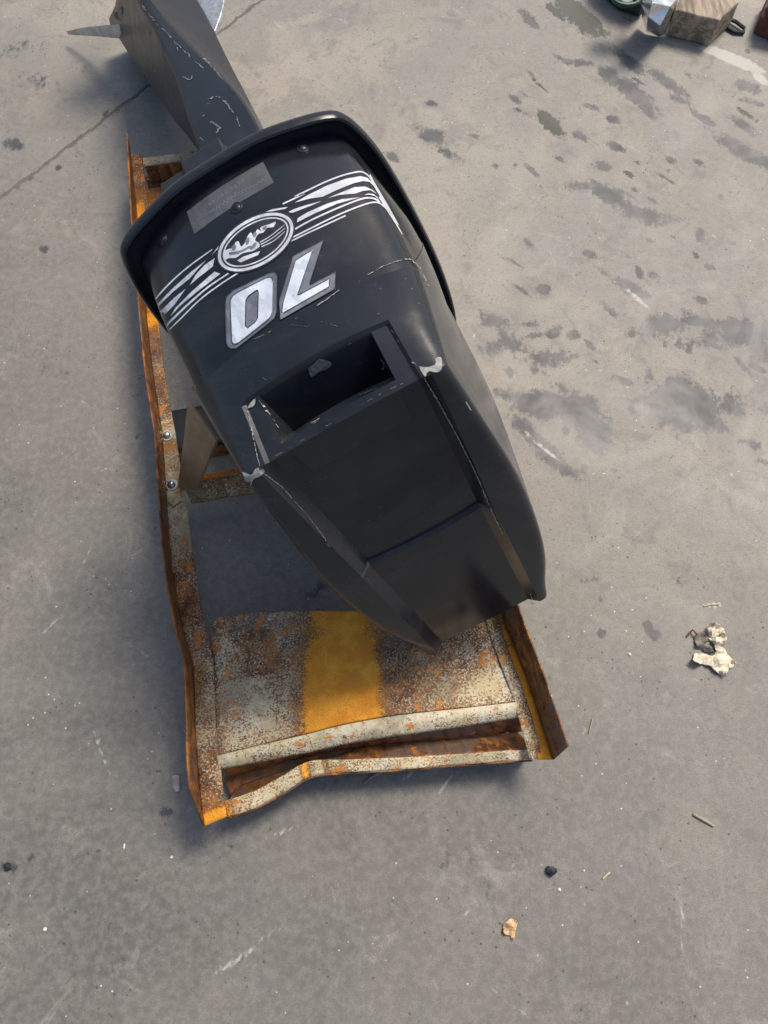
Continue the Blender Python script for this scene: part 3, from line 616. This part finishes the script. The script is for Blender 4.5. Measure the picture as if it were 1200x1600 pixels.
# round emblem
def ell(cx, cy, a, b, an, n=48):
    ca, sa = math.cos(math.radians(an)), math.sin(math.radians(an))
    return [(cx+a*math.cos(t)*ca-b*math.sin(t)*sa, cy+a*math.cos(t)*sa+b*math.sin(t)*ca) for t in np.linspace(0, math.tau, n, endpoint=False)]
ec = (400, 379); ea = -31
decal('emblem_ring', [ell(*ec, 68, 39, ea)], M['ink'], .0009, step=6)
decal('emblem_ring', [ell(*ec, 65, 36.5, ea)], M['silver'], .0012, step=6, holes={0: [ell(*ec, 60, 32, ea)]})
decal('emblem_ring', [ell(*ec, 57, 29.5, ea)], M['silver'], .0012, step=6, holes={0: [ell(*ec, 54.5, 27.5, ea)]})
blob = z8([(488, 385), (492, 350), (520, 335), (545, 328), (556, 300), (575, 292), (590, 322), (612, 300), (628, 262), (648, 240), (664, 262), (684, 222), (708, 232), (704, 210), (760, 190), (792, 178), (778, 208), (742, 214), (720, 240), (690, 250), (672, 285), (692, 300), (698, 322), (660, 348), (600, 362), (560, 388), (520, 390), (498, 400)])
decal('emblem_figure', [smoothpoly(blob, 110), z8([(568, 405), (600, 382), (650, 366), (702, 348), (690, 372), (640, 392), (590, 415)]),
    stroke(z8([(700, 298), (760, 262), (845, 195)]), [1.6, 1.2, .7]), stroke(z8([(705, 311), (770, 275), (848, 214)]), [1.6, 1.2, .7]), stroke(z8([(710, 324), (780, 290), (846, 234)]), [1.6, 1.2, .7])], M['silver'], .0013, step=6)
decal('emblem_detail', [smoothpoly(z8(p), 18) for p in ([(536, 322), (552, 312), (562, 322), (556, 340), (540, 344)], [(616, 286), (632, 270), (640, 282), (634, 306), (620, 312)], [(662, 246), (674, 236), (682, 246), (676, 262), (664, 266)], [(716, 214), (730, 204), (742, 206), (734, 220), (720, 226)], [(520, 356), (560, 352), (600, 340), (640, 318), (652, 322), (610, 348), (560, 366), (524, 368)], [(640, 330), (672, 300), (682, 304), (668, 330), (648, 340)])], M['grey'], .0017, step=6)
# sticker with faint script
st = decal('sticker', [[(292, 331), (318, 311), (350, 289), (382, 270), (411, 253), (428, 286), (398, 303), (366, 322), (336, 342), (304, 366)]], M['sticker'], .0005)
def script(x0, y0, x1, y1, n, amp, w, sl=0.0, sd_=1):
    r = random.Random(sd_); out = []; dx, dy = (x1-x0)/n, (y1-y0)/n; L = math.hypot(dx, dy); nx, ny = -dy/L, dx/L; pts = []
    for i in range(n+1):
        a = amp*(1 if i % 2 else -1)*r.uniform(.35, 1); pts.append((x0+dx*i+nx*a+r.uniform(-.5, .5), y0+dy*i+ny*a))
    return stroke(pts, w)
words = [script(308, 346, 344, 322, 16, 2.2, .8, sd_=3), script(346, 320, 372, 303, 9, 4.5, .9, sd_=4), script(374, 303, 414, 281, 13, 3.0, .8, sd_=5)]
for i in range(10):
    t = i/9+(.04 if i > 2 else 0)+(.05 if i > 5 else 0); x, y = 322+58*t/1.1, 324-41*t/1.1; words.append(stroke([(x-1.5, y+1), (x, y-2.4), (x+1.6, y-.4), (x+.4, y+2.2)], .9))
words.append(script(318, 314, 366, 285, 40, .7, .5, sd_=8))
decal('sticker_print', words, M['faint'], .0009)
# chipped edges showing pale primer
def chips(lines, jit=.9, seed=3, mat='chip'):
    r = random.Random(seed); out = []
    for pts, w, dens in lines:
        L = sum(math.dist(pts[i], pts[i+1]) for i in range(len(pts)-1)); p = resample(pts, max(4, int(L/2.2)), False); seg = []
        for q in p:
            if r.random() < dens: seg.append((q[0]+r.uniform(-jit, jit)*.6, q[1]+r.uniform(-jit, jit)*.6))
            else:
                if len(seg) > 2: out.append((seg, w*r.uniform(.5, 1.2)))
                seg = []
        if len(seg) > 2: out.append((seg, w))
    polys = []
    for seg, w in out:
        n = max(3, len(seg)); polys.append(stroke(seg, [w*r.uniform(.1, 1.1) for _ in range(n)]))
    return polys
G_edge = [(500, 687), (470, 700)]
cp = chips([
 ([(486, 662), (520, 640), (560, 618), (592, 606)], 1.7, .96), ([(480, 668), (510, 650)], 1.0, .8), ([(415, 722), (500, 672), (590, 618), (648, 590)], .6, .5),
 ([(408, 737), (440, 762), (480, 806), (515, 853)], 1.1, .93), ([(664, 590), (685, 625), (715, 680), (745, 740), (770, 800), (786, 833)], 2.0, .98),
 ([(575, 430), (600, 416), (630, 406), (642, 406), (652, 417)], 2.0, .97), ([(450, 532), (490, 508), (530, 456)], .9, .0), ([(440, 531), (480, 510), (512, 482), (531, 455)], .9, .0),
 ([(397, 531), (420, 520), (470, 495)], 1.1, .6), ([(496, 478), (512, 468), (530, 454)], 1.6, .9),
 ([(386, 643), (398, 690), (406, 728)], 2.0, .9), ([(403, 622), (418, 645), (434, 669)], 1.4, .85), ([(613, 515), (632, 548), (655, 578)], 1.3, .55), ([(606, 522), (622, 550)], 1.2, .5),
 ([(594, 560), (601, 568), (597, 577)], 3.0, 1.), ([(727, 627), (735, 640)], 2.2, 1.), ([(829, 925), (834, 941)], 2.4, .95), ([(849, 880), (847, 897)], 1.5, .6), ([(826, 902), (848, 896)], .7, .6),
 ([(570, 525), (590, 515)], .8, .5), ([(440, 600), (500, 563), (560, 528)], .9, .45), ([(455, 530), (475, 510), (490, 508)], .7, .5), ([(655, 418), (668, 446), (683, 457)], 1.2, .8), ([(296, 606), (300, 602), (302, 607)], 2, 1)])
decal('worn_edge', cp, M['chip'], .0013, step=12)['kind'] = 'stuff'
patch = [smoothpoly([(380, 737), (392, 741), (400, 733), (407, 731), (412, 737), (404, 744), (396, 748), (391, 760), (385, 752)]), smoothpoly([(655, 573), (668, 574), (680, 570), (681, 561), (689, 560), (690, 574), (684, 581), (670, 581), (664, 588), (658, 580)]),
         smoothpoly([(294, 611), (297, 604), (302, 603), (301, 609), (296, 617)]), smoothpoly([(392, 630), (400, 622), (398, 634), (388, 638)], 16)]
for p_ in patch: decal('bare_patch', [p_], M['chip'], .0014, step=6)
# dull scuffs: inside the slot, under the number and on the lower panel
sc = [smoothpoly([(481, 573), (490, 568), (498, 560), (512, 563), (518, 568), (510, 576), (498, 580), (486, 588)], 22)]+chips([([(455, 508), (480, 511), (490, 508)], 1.1, .9), ([(500, 503), (520, 508), (535, 515)], 1., .8), ([(410, 590), (418, 594)], 1, 1), ([(728, 914), (735, 920), (728, 928)], 2.5, .9), ([(670, 922), (680, 930)], .8, .9), ([(700, 950), (712, 940)], 1.2, .7), ([(340, 612), (358, 604)], .8, .7)], 1.2, 9)
decal('scuff_mark', sc, simple('scuffed_plastic', (.10, .10, .10), .8, var=.5, scale=200), .0012, step=8)['kind'] = 'stuff'
# black inner facing of the slot frame and top panel stay part of the shell; screws in the rear face
for x, y in ((254, 375), (370, 325), (473, 232)):
    h, n = cast(x, y)
    q = n.to_track_quat('Z', 'Y').to_matrix().to_4x4(); m4 = Matrix.Translation(h)@q
    bm = bmesh.new(); bmesh.ops.create_uvsphere(bm, u_segments=18, v_segments=10, radius=.0062, matrix=m4@Matrix.Diagonal((1, 1, .55, 1)))
    s_ = link('screw', bm, M['dark'], motor)
    bm = bmesh.new(); bmesh.ops.create_cone(bm, cap_ends=True, segments=20, radius1=.0085, radius2=.0078, depth=.0016, matrix=m4@Matrix.Translation((0, 0, .0006)))
    link('washer', bm, M['dark'], s_, bevel=.0004)
# latch behind the rim
bm = bmesh.new(); ax = R@np.array([.5, 0, 0]); 
def lbox(name, u0, u1, v0, v1, w0, w1, mat, bev=.003, parent=motor):
    bm = bmesh.new(); c = W(((u0+u1)/2, (v0+v1)/2, (w0+w1)/2)); box(bm, c, R[:, 0]*(u1-u0)/2, R[:, 1]*(v1-v0)/2, R[:, 2]*(w1-w0)/2)
    return link(name, bm, mat, parent, bevel=bev)
lt = lbox('latch', -.085, .018, -.062, -.022, -.10, -.002, M['dark'])
lbox('latch_lever', -.045, .015, -.068, -.020, -.06, .006, M['dark'], .002, lt)
lbox('latch_base', -.115, .03, -.045, -.026, -.14, -.012, M['dark'])
# leg: faceted housing running away from the cowl
secs = [((312, 236), (314, 234), (404, 204), (411, 200)), ((262, 167), (289, 152), (333, 128), (365, 110)), ((215, 97), (252, 76), (272, 65), (328, 35)), ((190, 60), (229, 36), (245, 30), (308, 0)), ((163, 15), (213, -8), (226, -14), (292, -40))]
rowsL = []
for si, sc_ in enumerate(secs):
    L = loc(*sc_[0], 2, -.40); a = loc(*sc_[1], 2, -.245); b = loc(*sc_[2], 2, -.245); r_ = loc(*sc_[3], 2, -.33)
    vv = np.mean([L[1], r_[1]])
    for q in (L, a, b, r_): q[1] = vv*.5+q[1]*.5
    bl, br_ = L+[.02, 0, -.13], r_+[-.02, 0, -.13]
    mid1 = L*.5+a*.5+[0, 0, -.002]; mid2 = r_*.5+b*.5+[.0, 0, -.014]
    m0 = a*.5+b*.5+[0, 0, .004]
    rowsL.append([L, mid1, a, m0, b, mid2, r_, br_, bl])
first = [p*[.95, 0, 1]+[0, -.05, 0] for p in rowsL[0]]
first2 = [p*[1, 0, 1]+[0, -.30, 0] for p in rowsL[0]]
last = [np.array([-.02, -1.30, -.33])+(p-np.array([-.02, p[1], -.33]))*[.75, 0, .8] for p in rowsL[-1]]
allr = [first, first2]+rowsL+[last]
A_ = np.array(allr); fine = []
for k in range(A_.shape[1]): fine.append(resample(A_[:, k], 36))
fine = np.array(fine).transpose(1, 0, 2)
bm = bmesh.new(); VV = grid(bm, [[W(p) for p in r] for r in fine], closed=True); bm.faces.new(VV[0]); bm.faces.new(VV[-1][::-1])
leg = link('leg_housing', bm, M['leg'], motor, bevel=.005, angle=20)
tree_leg = None
bm = bmesh.new(); bm.from_mesh(leg.data); bmesh.ops.translate(bm, verts=bm.verts, vec=Vector(leg['_o'])); bm.normal_update(); tree_leg = BVHTree.FromBMesh(bm); bm.free()
tree_cowl = tree; tree = tree_leg
lch = chips([([(223, 8), (245, 36), (270, 62), (300, 92), (318, 108)], 2.2, .85), ([(318, 92), (332, 105), (350, 127)], 1.8, .75), ([(318, 158), (340, 150), (356, 165), (368, 180), (376, 198)], 2.6, .85), ([(300, 119), (298, 124), (286, 122)], 2.5, .9), ([(320, 165), (327, 176), (316, 182)], 2.6, .75), ([(330, 190), (344, 200), (338, 208)], 3, .9), ([(235, 50), (233, 56)], 2, 1), ([(314, 215), (322, 222)], 3, .8), ([(344, 150), (320, 165)], 1.6, .6), ([(272, 70), (280, 80)], 2, .7), ([(240, 110), (252, 108)], 2, .7)], 2.2, 21)
decal('worn_edge', lch, simple('leg_bare_metal', (.17, .175, .18), .6, var=.5, scale=180), .0010, parent=leg, step=10)['kind'] = 'stuff'
decal('worn_patch', [smoothpoly([(176, 12), (186, 5), (192, 14), (188, 30), (180, 28)], 18)], simple('leg_bare_patch', (.10, .09, .075), .7, var=.5, scale=180), .001, parent=leg)
tree = tree_cowl
# gearcase beyond the picture edge
gc = [(np.array([-.035, -1.30, w_]), r_) for w_, r_ in ((-.08, .02), (-.10, .038), (-.16, .052), (-.30, .058), (-.42, .050), (-.50, .03), (-.53, .006))]
bm = bmesh.new(); tube(bm, [W(p) for p, _ in gc], [r for _, r in gc], 20); link('gearcase', bm, M['leg'], motor)
bm = bmesh.new(); grid(bm, [[W((-.035-s*.006, v, w_)) for v, w_ in ((-1.33, -.16), (-1.46, -.22), (-1.48, -.34), (-1.33, -.44))] for s in (-1, 1)]); link('skeg', bm, M['leg'], motor, solid=.006)
# pale fins either side of the leg
def slab(name, pts, w_, th, mat, zt=None):
    P = [W(loc(x, y, 2, w0)) for (x, y), w0 in zip(pts, w_)]; bm = bmesh.new(); vs = [bm.verts.new(Vector(p)) for p in P]; f = bm.faces.new(vs)
    r = bmesh.ops.extrude_face_region(bm, geom=[f]); n = Vector(R[:, 2])
    for e in r['geom']:
        if isinstance(e, bmesh.types.BMVert): e.co -= n*th
    return link(name, bm, mat, motor, bevel=.0015)
slab('fin', [(103, 49), (128, 43), (160, 39), (200, 36), (205, 56), (170, 54), (140, 51)], [-.40, -.39, -.37, -.36, -.38, -.395, -.40], .010, M['alu'])
slab('fin', [(290, -40), (352, -30), (349, 8), (344, 26), (335, 49), (322, 30), (300, 0)], [-.36]*7, .010, M['alu'])
# clamp bracket that carries the motor on the frame
lbox('clamp_bracket', -.10, .11, -.20, -.02, -.68, -.50, M['leg'], .01)
lbox('swivel_bracket', -.05, .06, -.42, -.16, -.52, -.40, M['leg'], .012)
# plank leaning between the frame and the motor
bp = [at(293, 628, .24), at(338, 690, .24), at(307, 768, .105), at(277, 762, .105)]
bm = bmesh.new(); n_ = 14; rws = []
for i in range(n_):
    t = i/(n_-1); a, b = bp[0]*(1-t)+bp[3]*t, bp[1]*(1-t)+bp[2]*t; rws.append([a*(1-s)+b*s+np.array([0, 0, .010*(s > .5)*(s-.5)]) for s in np.linspace(0, 1, 8)])
grid(bm, rws); bm.normal_update()
bmesh.ops.recalc_face_normals(bm, faces=bm.faces)
if sum(f.normal.z for f in bm.faces) < 0: bmesh.ops.reverse_faces(bm, faces=bm.faces)
pk = link('support_plate', bm, simple('brown_stained_steel', (.34, .21, .105), .42, var=.3, scale=11), None, recalc=False, solid=.008, bevel=.002, origin=tuple(bp[2]))
for k, f in (('pale', .05), ('orange', .28)):
    a_ = pk.data.attributes.new(k, 'FLOAT', 'POINT'); a_.data.foreach_set('value', [f]*len(pk.data.vertices))
tag(pk, 'brown stained plate propped between the left rail and the cowl', 'plate')
# ------------------------------------------------------------ litter and things behind
def crumple(bm, outline, z, h, n=9, seed=1, th=.0008):
    r = random.Random(seed); P = np.array([at(x, y, z)[:2] for x, y in outline]); c = P.mean(0); rings = []
    for k in range(n):
        s = 1-k/n; rings.append([(*(c+(p-c)*s), z+h*(.15+noise.noise(Vector((p[0]*s*90+seed, p[1]*90*s, k*.7)))*.9+.5*(1-s)) if k else z+h*.1*r.random()) for p in P])
    V = grid(bm, rings, closed=True); bm.faces.new(V[-1])
def leafmesh(outline, h, seed, cell=5):
    bm = bmesh.new(); vs = [bm.verts.new((x, y, 0)) for x, y in outline]; ed = [bm.edges.new((vs[i], vs[(i+1) % len(vs)])) for i in range(len(vs))]
    bmesh.ops.triangle_fill(bm, edges=ed, use_beauty=True)
    for nn, vals in (((1, 0, 0), [v.co.x for v in bm.verts]), ((0, 1, 0), [v.co.y for v in bm.verts]), ((.7, .7, 0), [(v.co.x+v.co.y)*.7 for v in bm.verts])):
        k = min(vals)+cell
        while k < max(vals):
            bmesh.ops.bisect_plane(bm, geom=list(bm.verts)+list(bm.edges)+list(bm.faces), plane_co=Vector(nn)*k/Vector(nn).length_squared, plane_no=nn); k += cell
    for v in bm.verts:
        q = v.co.copy(); q.x += 1.6*noise.noise(Vector((q.x*.25, q.y*.25, seed))); q.y += 1.6*noise.noise(Vector((q.x*.25, q.y*.25, seed+9)))
        z = .0016+h*abs(noise.noise(Vector((q.x*.055, q.y*.055, seed*1.7))))*1.6+h*.35*abs(noise.noise(Vector((q.x*.2, q.y*.2, seed))))
        v.co = Vector(at(q.x, q.y, z))
    return bm
def leaf(name, outline, h, mat, label, cat, seed=1, dense=24, cell=5):
    pts = resample(outline+[outline[0]], dense, False)[:-1].tolist()
    o = link(name, leafmesh(pts, h, seed, cell), mat, None, solid=.0005, origin=at(*np.mean(outline, 0), 0), angle=25); return tag(o, label, cat)
m_leaf = simple('dry_leaf', (.68, .60, .45), .75, var=.35, scale=90, bump=.5); m_tan = simple('tan_leaf', (.62, .40, .22), .7, var=.3, scale=120)
lf = leaf('dead_leaf', [(1112, 971), (1124, 975), (1133, 986), (1136, 998), (1129, 1009), (1138, 1024), (1153, 1037), (1139, 1045), (1133, 1060), (1119, 1049), (1109, 1040), (1096, 1038), (1082, 1031), (1085, 1021), (1100, 1021), (1112, 1026), (1119, 1018), (1116, 1007), (1107, 997), (1105, 981)], .020, m_leaf, 'crumpled pale dead leaf lying on the bare concrete right of the frame', 'leaf', 2, 60, 6)
for a in ('leaf_lobe',):
    link(a, leafmesh([(1084, 994), (1093, 988), (1107, 990), (1110, 999), (1099, 1006), (1112, 1010), (1116, 1022), (1100, 1018), (1088, 1008)], .010, 6, 6), simple('leaf_underside', (.20, .17, .14), .8, var=.5, scale=90), lf, solid=.0005, angle=25)
bm = bmesh.new(); tube(bm, [at(1074, 994, .004), at(1082, 984, .008), at(1090, 992, .010)], .0022, 6); link('leaf_stem', bm, simple('leaf_stem', (.16, .07, .03), .7), lf)
l2 = leaf('dead_leaf', [(785, 1444), (792, 1440), (798, 1434), (804, 1438), (810, 1440), (806, 1452), (803, 1470), (797, 1462), (787, 1459)], .014, m_tan, 'small folded tan leaf scrap on the concrete below the frame', 'leaf', 8, 22)
def pebble(name, x, y, r, mat, label, cat, seed, sc=(1, 1, .6)):
    bm = bmesh.new(); c = Vector(at(x, y, r*sc[2]*.8)); bmesh.ops.create_icosphere(bm, subdivisions=2, radius=r)
    for v in bm.verts:
        v.co *= 1+.5*noise.noise(v.co/r*1.3+Vector((seed, 0, 0))); v.co = Vector((v.co.x*sc[0], v.co.y*sc[1], v.co.z*sc[2]))+c; v.co.z = max(v.co.z, .0005)
    return tag(link(name, bm, mat, None, smooth=False, origin=at(x, y, 0)), label, cat)
m_blk = simple('black_rubber', (.02, .02, .022), .6); m_wht = simple('white_chip', (.75, .74, .7), .7)
pebble('rubber_crumb', 861, 1361, .010, m_blk, 'small black crumb on the concrete above the tan leaf scrap', 'crumb', 1, (1, .8, .7))
pebble('white_chip', 874, 1390, .003, m_wht, 'tiny white chip just below the black crumb', 'chip', 2)
pebble('white_chip', 984, 1022, .003, m_wht, 'tiny white chip on the floor left of the dead leaf', 'chip', 3)
pebble('white_chip', 70, 1452, .0035, m_wht, 'white paint chip on the floor near the lower left corner', 'chip', 4)
pebble('white_chip', 268, 1339, .0028, m_wht, 'tiny white chip on the floor below the left rail end', 'chip', 5)
pebble('white_chip', 194, 1322, .0035, m_wht, 'white chip on the floor left of the rail end', 'chip', 6, (.5, 1.4, .5))
pebble('black_pebble', 12, 1354, .007, m_blk, 'black crumb at the left edge of the floor', 'crumb', 7)
pebble('rubber_crumb', 1148, 1337-0, .0001, m_blk, 'x', 'crumb', 9) if False else None
def stick(name, pts, r, mat, label, cat='twig'):
    bm = bmesh.new(); tube(bm, pts, r, 7); return tag(link(name, bm, mat, None, origin=(pts[0][0], pts[0][1], 0)), label, cat)
m_stk = simple('dry_twig', (.36, .29, .19), .8); m_grs = simple('dry_straw', (.62, .55, .38), .8)
stick('twig', [at(1083, 1272, .003), at(1098, 1280, .0035), at(1116, 1291, .003)], [.0022, .0028, .002], m_stk, 'thin brown twig on the floor right of the frame')
stick('straw_bit', [at(942, 1373, .002), at(948, 1367, .003), at(953, 1363, .002)], .0016, m_grs, 'short pale straw bit right of the black crumb', 'straw')
stick('twig', [at(920, 1146, .002), at(926, 1123, .003)], .0012, m_stk, 'faint thin twig beside the right rail of the frame')
stick('bent_wire', [at(569, 1224, .002), at(580, 1214, .003), at(592, 1208, .003), at(606, 1202, .003)], .0022, simple('dull_wire', (.28, .24, .20), .6), 'short bent wire poking out below the front lip of the frame', 'wire')
stick('straw_bit', [at(1100, 947, .002), at(1112, 944, .002), at(1125, 944, .002)], .0014, m_grs, 'short pale straw bit above the dead leaf', 'straw')
# timber block
tb = [at(1050, 42, 0), at(1045, 20, 0), at(1108, 72, 0)]
def prism(name, foot, z0, z1, mat, label=None, cat=None, parent=None, bev=.004, top=None, cuts=0):
    bm = bmesh.new(); a = [bm.verts.new(Vector((p[0], p[1], z0))) for p in foot]; b = [bm.verts.new(Vector((p[0], p[1], z1))) for p in (top or foot)]
    bm.faces.new(a[::-1]); bm.faces.new(b); n = len(a)
    for i in range(n): bm.faces.new((a[i], a[(i+1) % n], b[(i+1) % n], b[i]))
    if cuts: bmesh.ops.subdivide_edges(bm, edges=bm.edges, cuts=cuts, use_grid_fill=True); 
    if cuts:
        for v in bm.verts: v.co += Vector([noise.noise(v.co*22+Vector((k*7, 0, 0)))*.004 for k in range(3)])
    o = link(name, bm, mat, parent, bevel=bev, origin=tuple(foot[0]) if parent is None else None)
    return tag(o, label, cat) if label else o
s = NT('sawn_timber'); gr = s.noise(1, 5, .6, .6, s.mapping((60, 9, 60), (0, 0, .35))); edge = s.noise(30, 4)
s.bump(gr, .5, .002); M['timber'] = s.fin(s.mix(s.ramp(gr, .35, .65), (.20, .155, .115), (.44, .36, .26)), .75, 0, .3)
s = NT('cut_timber_end'); gr = s.noise(1, 4, .6, .4, s.mapping((14, 80, 80), (0, 0, .35))); M['timber_end'] = s.fin(s.mix(s.ramp(gr, .35, .65), (.40, .30, .17), (.62, .50, .32)), .7, 0, .3)
f1 = [at(1040, 56, 0), at(1107, 73, 0), at(1138, 42, 0), at(1062, 12, 0)]
tk = prism('timber_block', f1, .0, .075, M['timber'], 'short sawn timber block beside the silver foil at the top right', 'timber', cuts=3)
# pale sawn strip along the far top edge
ft = [at(1060, 8, .076), at(1063, 0, .076), at(1137, 30, .076), at(1131, 38, .076)]
prism('sawn_edge', [p*[1, 1, 0] for p in ft], .0765, .079, M['timber_end'], parent=tk, bev=.001) if False else None
# crumpled silver housing
bm = bmesh.new()
def facet(P): 
    vs = [bm.verts.new(Vector(at(*p))) for p in P]; bm.faces.new(vs)
pts = dict(a=(1000, 4, .10), b=(1012, 26, .11), c=(1003, 30, .02), d=(1010, 50, .005), e=(1030, 58, .0), f=(1031, 40, .09), g=(1048, 10, .12), h=(1062, -8, .1), i=(1054, 20, .05), j=(1040, 54, .005), k=(1020, 4, .14), l=(1035, -20, .12), m=(1004, -25, .10))
for F_ in ('abkm', 'abc', 'bcdf', 'def', 'bfgk', 'fgij', 'fje', 'ghi', 'kghl', 'mkl'): facet([pts[q] for q in F_])
bmesh.ops.remove_doubles(bm, verts=bm.verts, dist=.001)
sv = link('silver_fitting', bm, simple('polished_aluminium', (.72, .73, .72), .22, .85, scale=30), None, solid=.004, smooth=False, bevel=.003, origin=at(1030, 40, 0)); tag(sv, 'shiny angular silver metal fitting standing left of the timber block', 'fitting')
# dark green machine at the top edge
m_green = simple('green_enamel', (.012, .05, .030), .35, var=.35, scale=30)
gm = prism('green_machine_base', [at(930, -12, 0), at(965, 18, 0), at(1002, 30, 0), at(1012, -60, 0), at(940, -60, 0)], 0, .10, m_green, 'dark green painted machine casing at the top edge of the floor', 'machine', bev=.012)
c = at(978, 0, .10)
bm = bmesh.new(); pt = [Vector(c)+Vector((math.cos(t)*.034, math.sin(t)*.026, .004)) for t in np.linspace(0, math.tau, 25)]; tube(bm, pt, .006, 8, False); link('ring', bm, m_green, gm)
bm = bmesh.new(); bmesh.ops.create_cone(bm, cap_ends=True, segments=24, radius1=.02, radius2=.016, depth=.008, matrix=Matrix.Translation(Vector(c)+Vector((0, 0, .002)))); link('cap', bm, simple('grey_green_cap', (.22, .27, .22), .5), gm, bevel=.002)
# black wire loop, silver knob, rusty block
stick('wire_loop', [at(1135, 42, .006), at(1148, 50, .006), at(1162, 51, .006), at(1163, 44, .008), at(1150, 34, .010), at(1140, 30, .008), at(1132, 34, .006)], .005, m_blk, 'black bent wire loop on the floor right of the timber block', 'wire')
pebble('metal_knob', 1094, 1, .022, M['alu'], 'small silver metal knob behind the timber block', 'knob', 12, (1.4, .8, .6))
rb = prism('rusty_block', [at(1176, 52, 0), at(1240, 84, 0), at(1250, 30, 0), at(1190, 14, 0)], 0, .05, simple('brown_rust', (.13, .055, .035), .8, var=.4, scale=60, bump=.5), 'dark brown rusty steel block at the top right corner', 'block', bev=.006)
prism('block_cap', [at(1196, 34, .05), at(1240, 44, .05), at(1250, 14, .05), at(1198, 10, .05)], .051, .075, m_blk, parent=rb, bev=.004)
# paper scrap near the rail
leaf('paper_scrap', [(268, 1212), (280, 1210), (281, 1236), (274, 1238), (269, 1228)], .003, simple('dirty_plastic', (.34, .31, .28), .5), 'small dull grey scrap on the floor just left of the rail', 'scrap', 31, 14)
for o in bpy.data.objects:
    if '_o' in o: del o['_o']
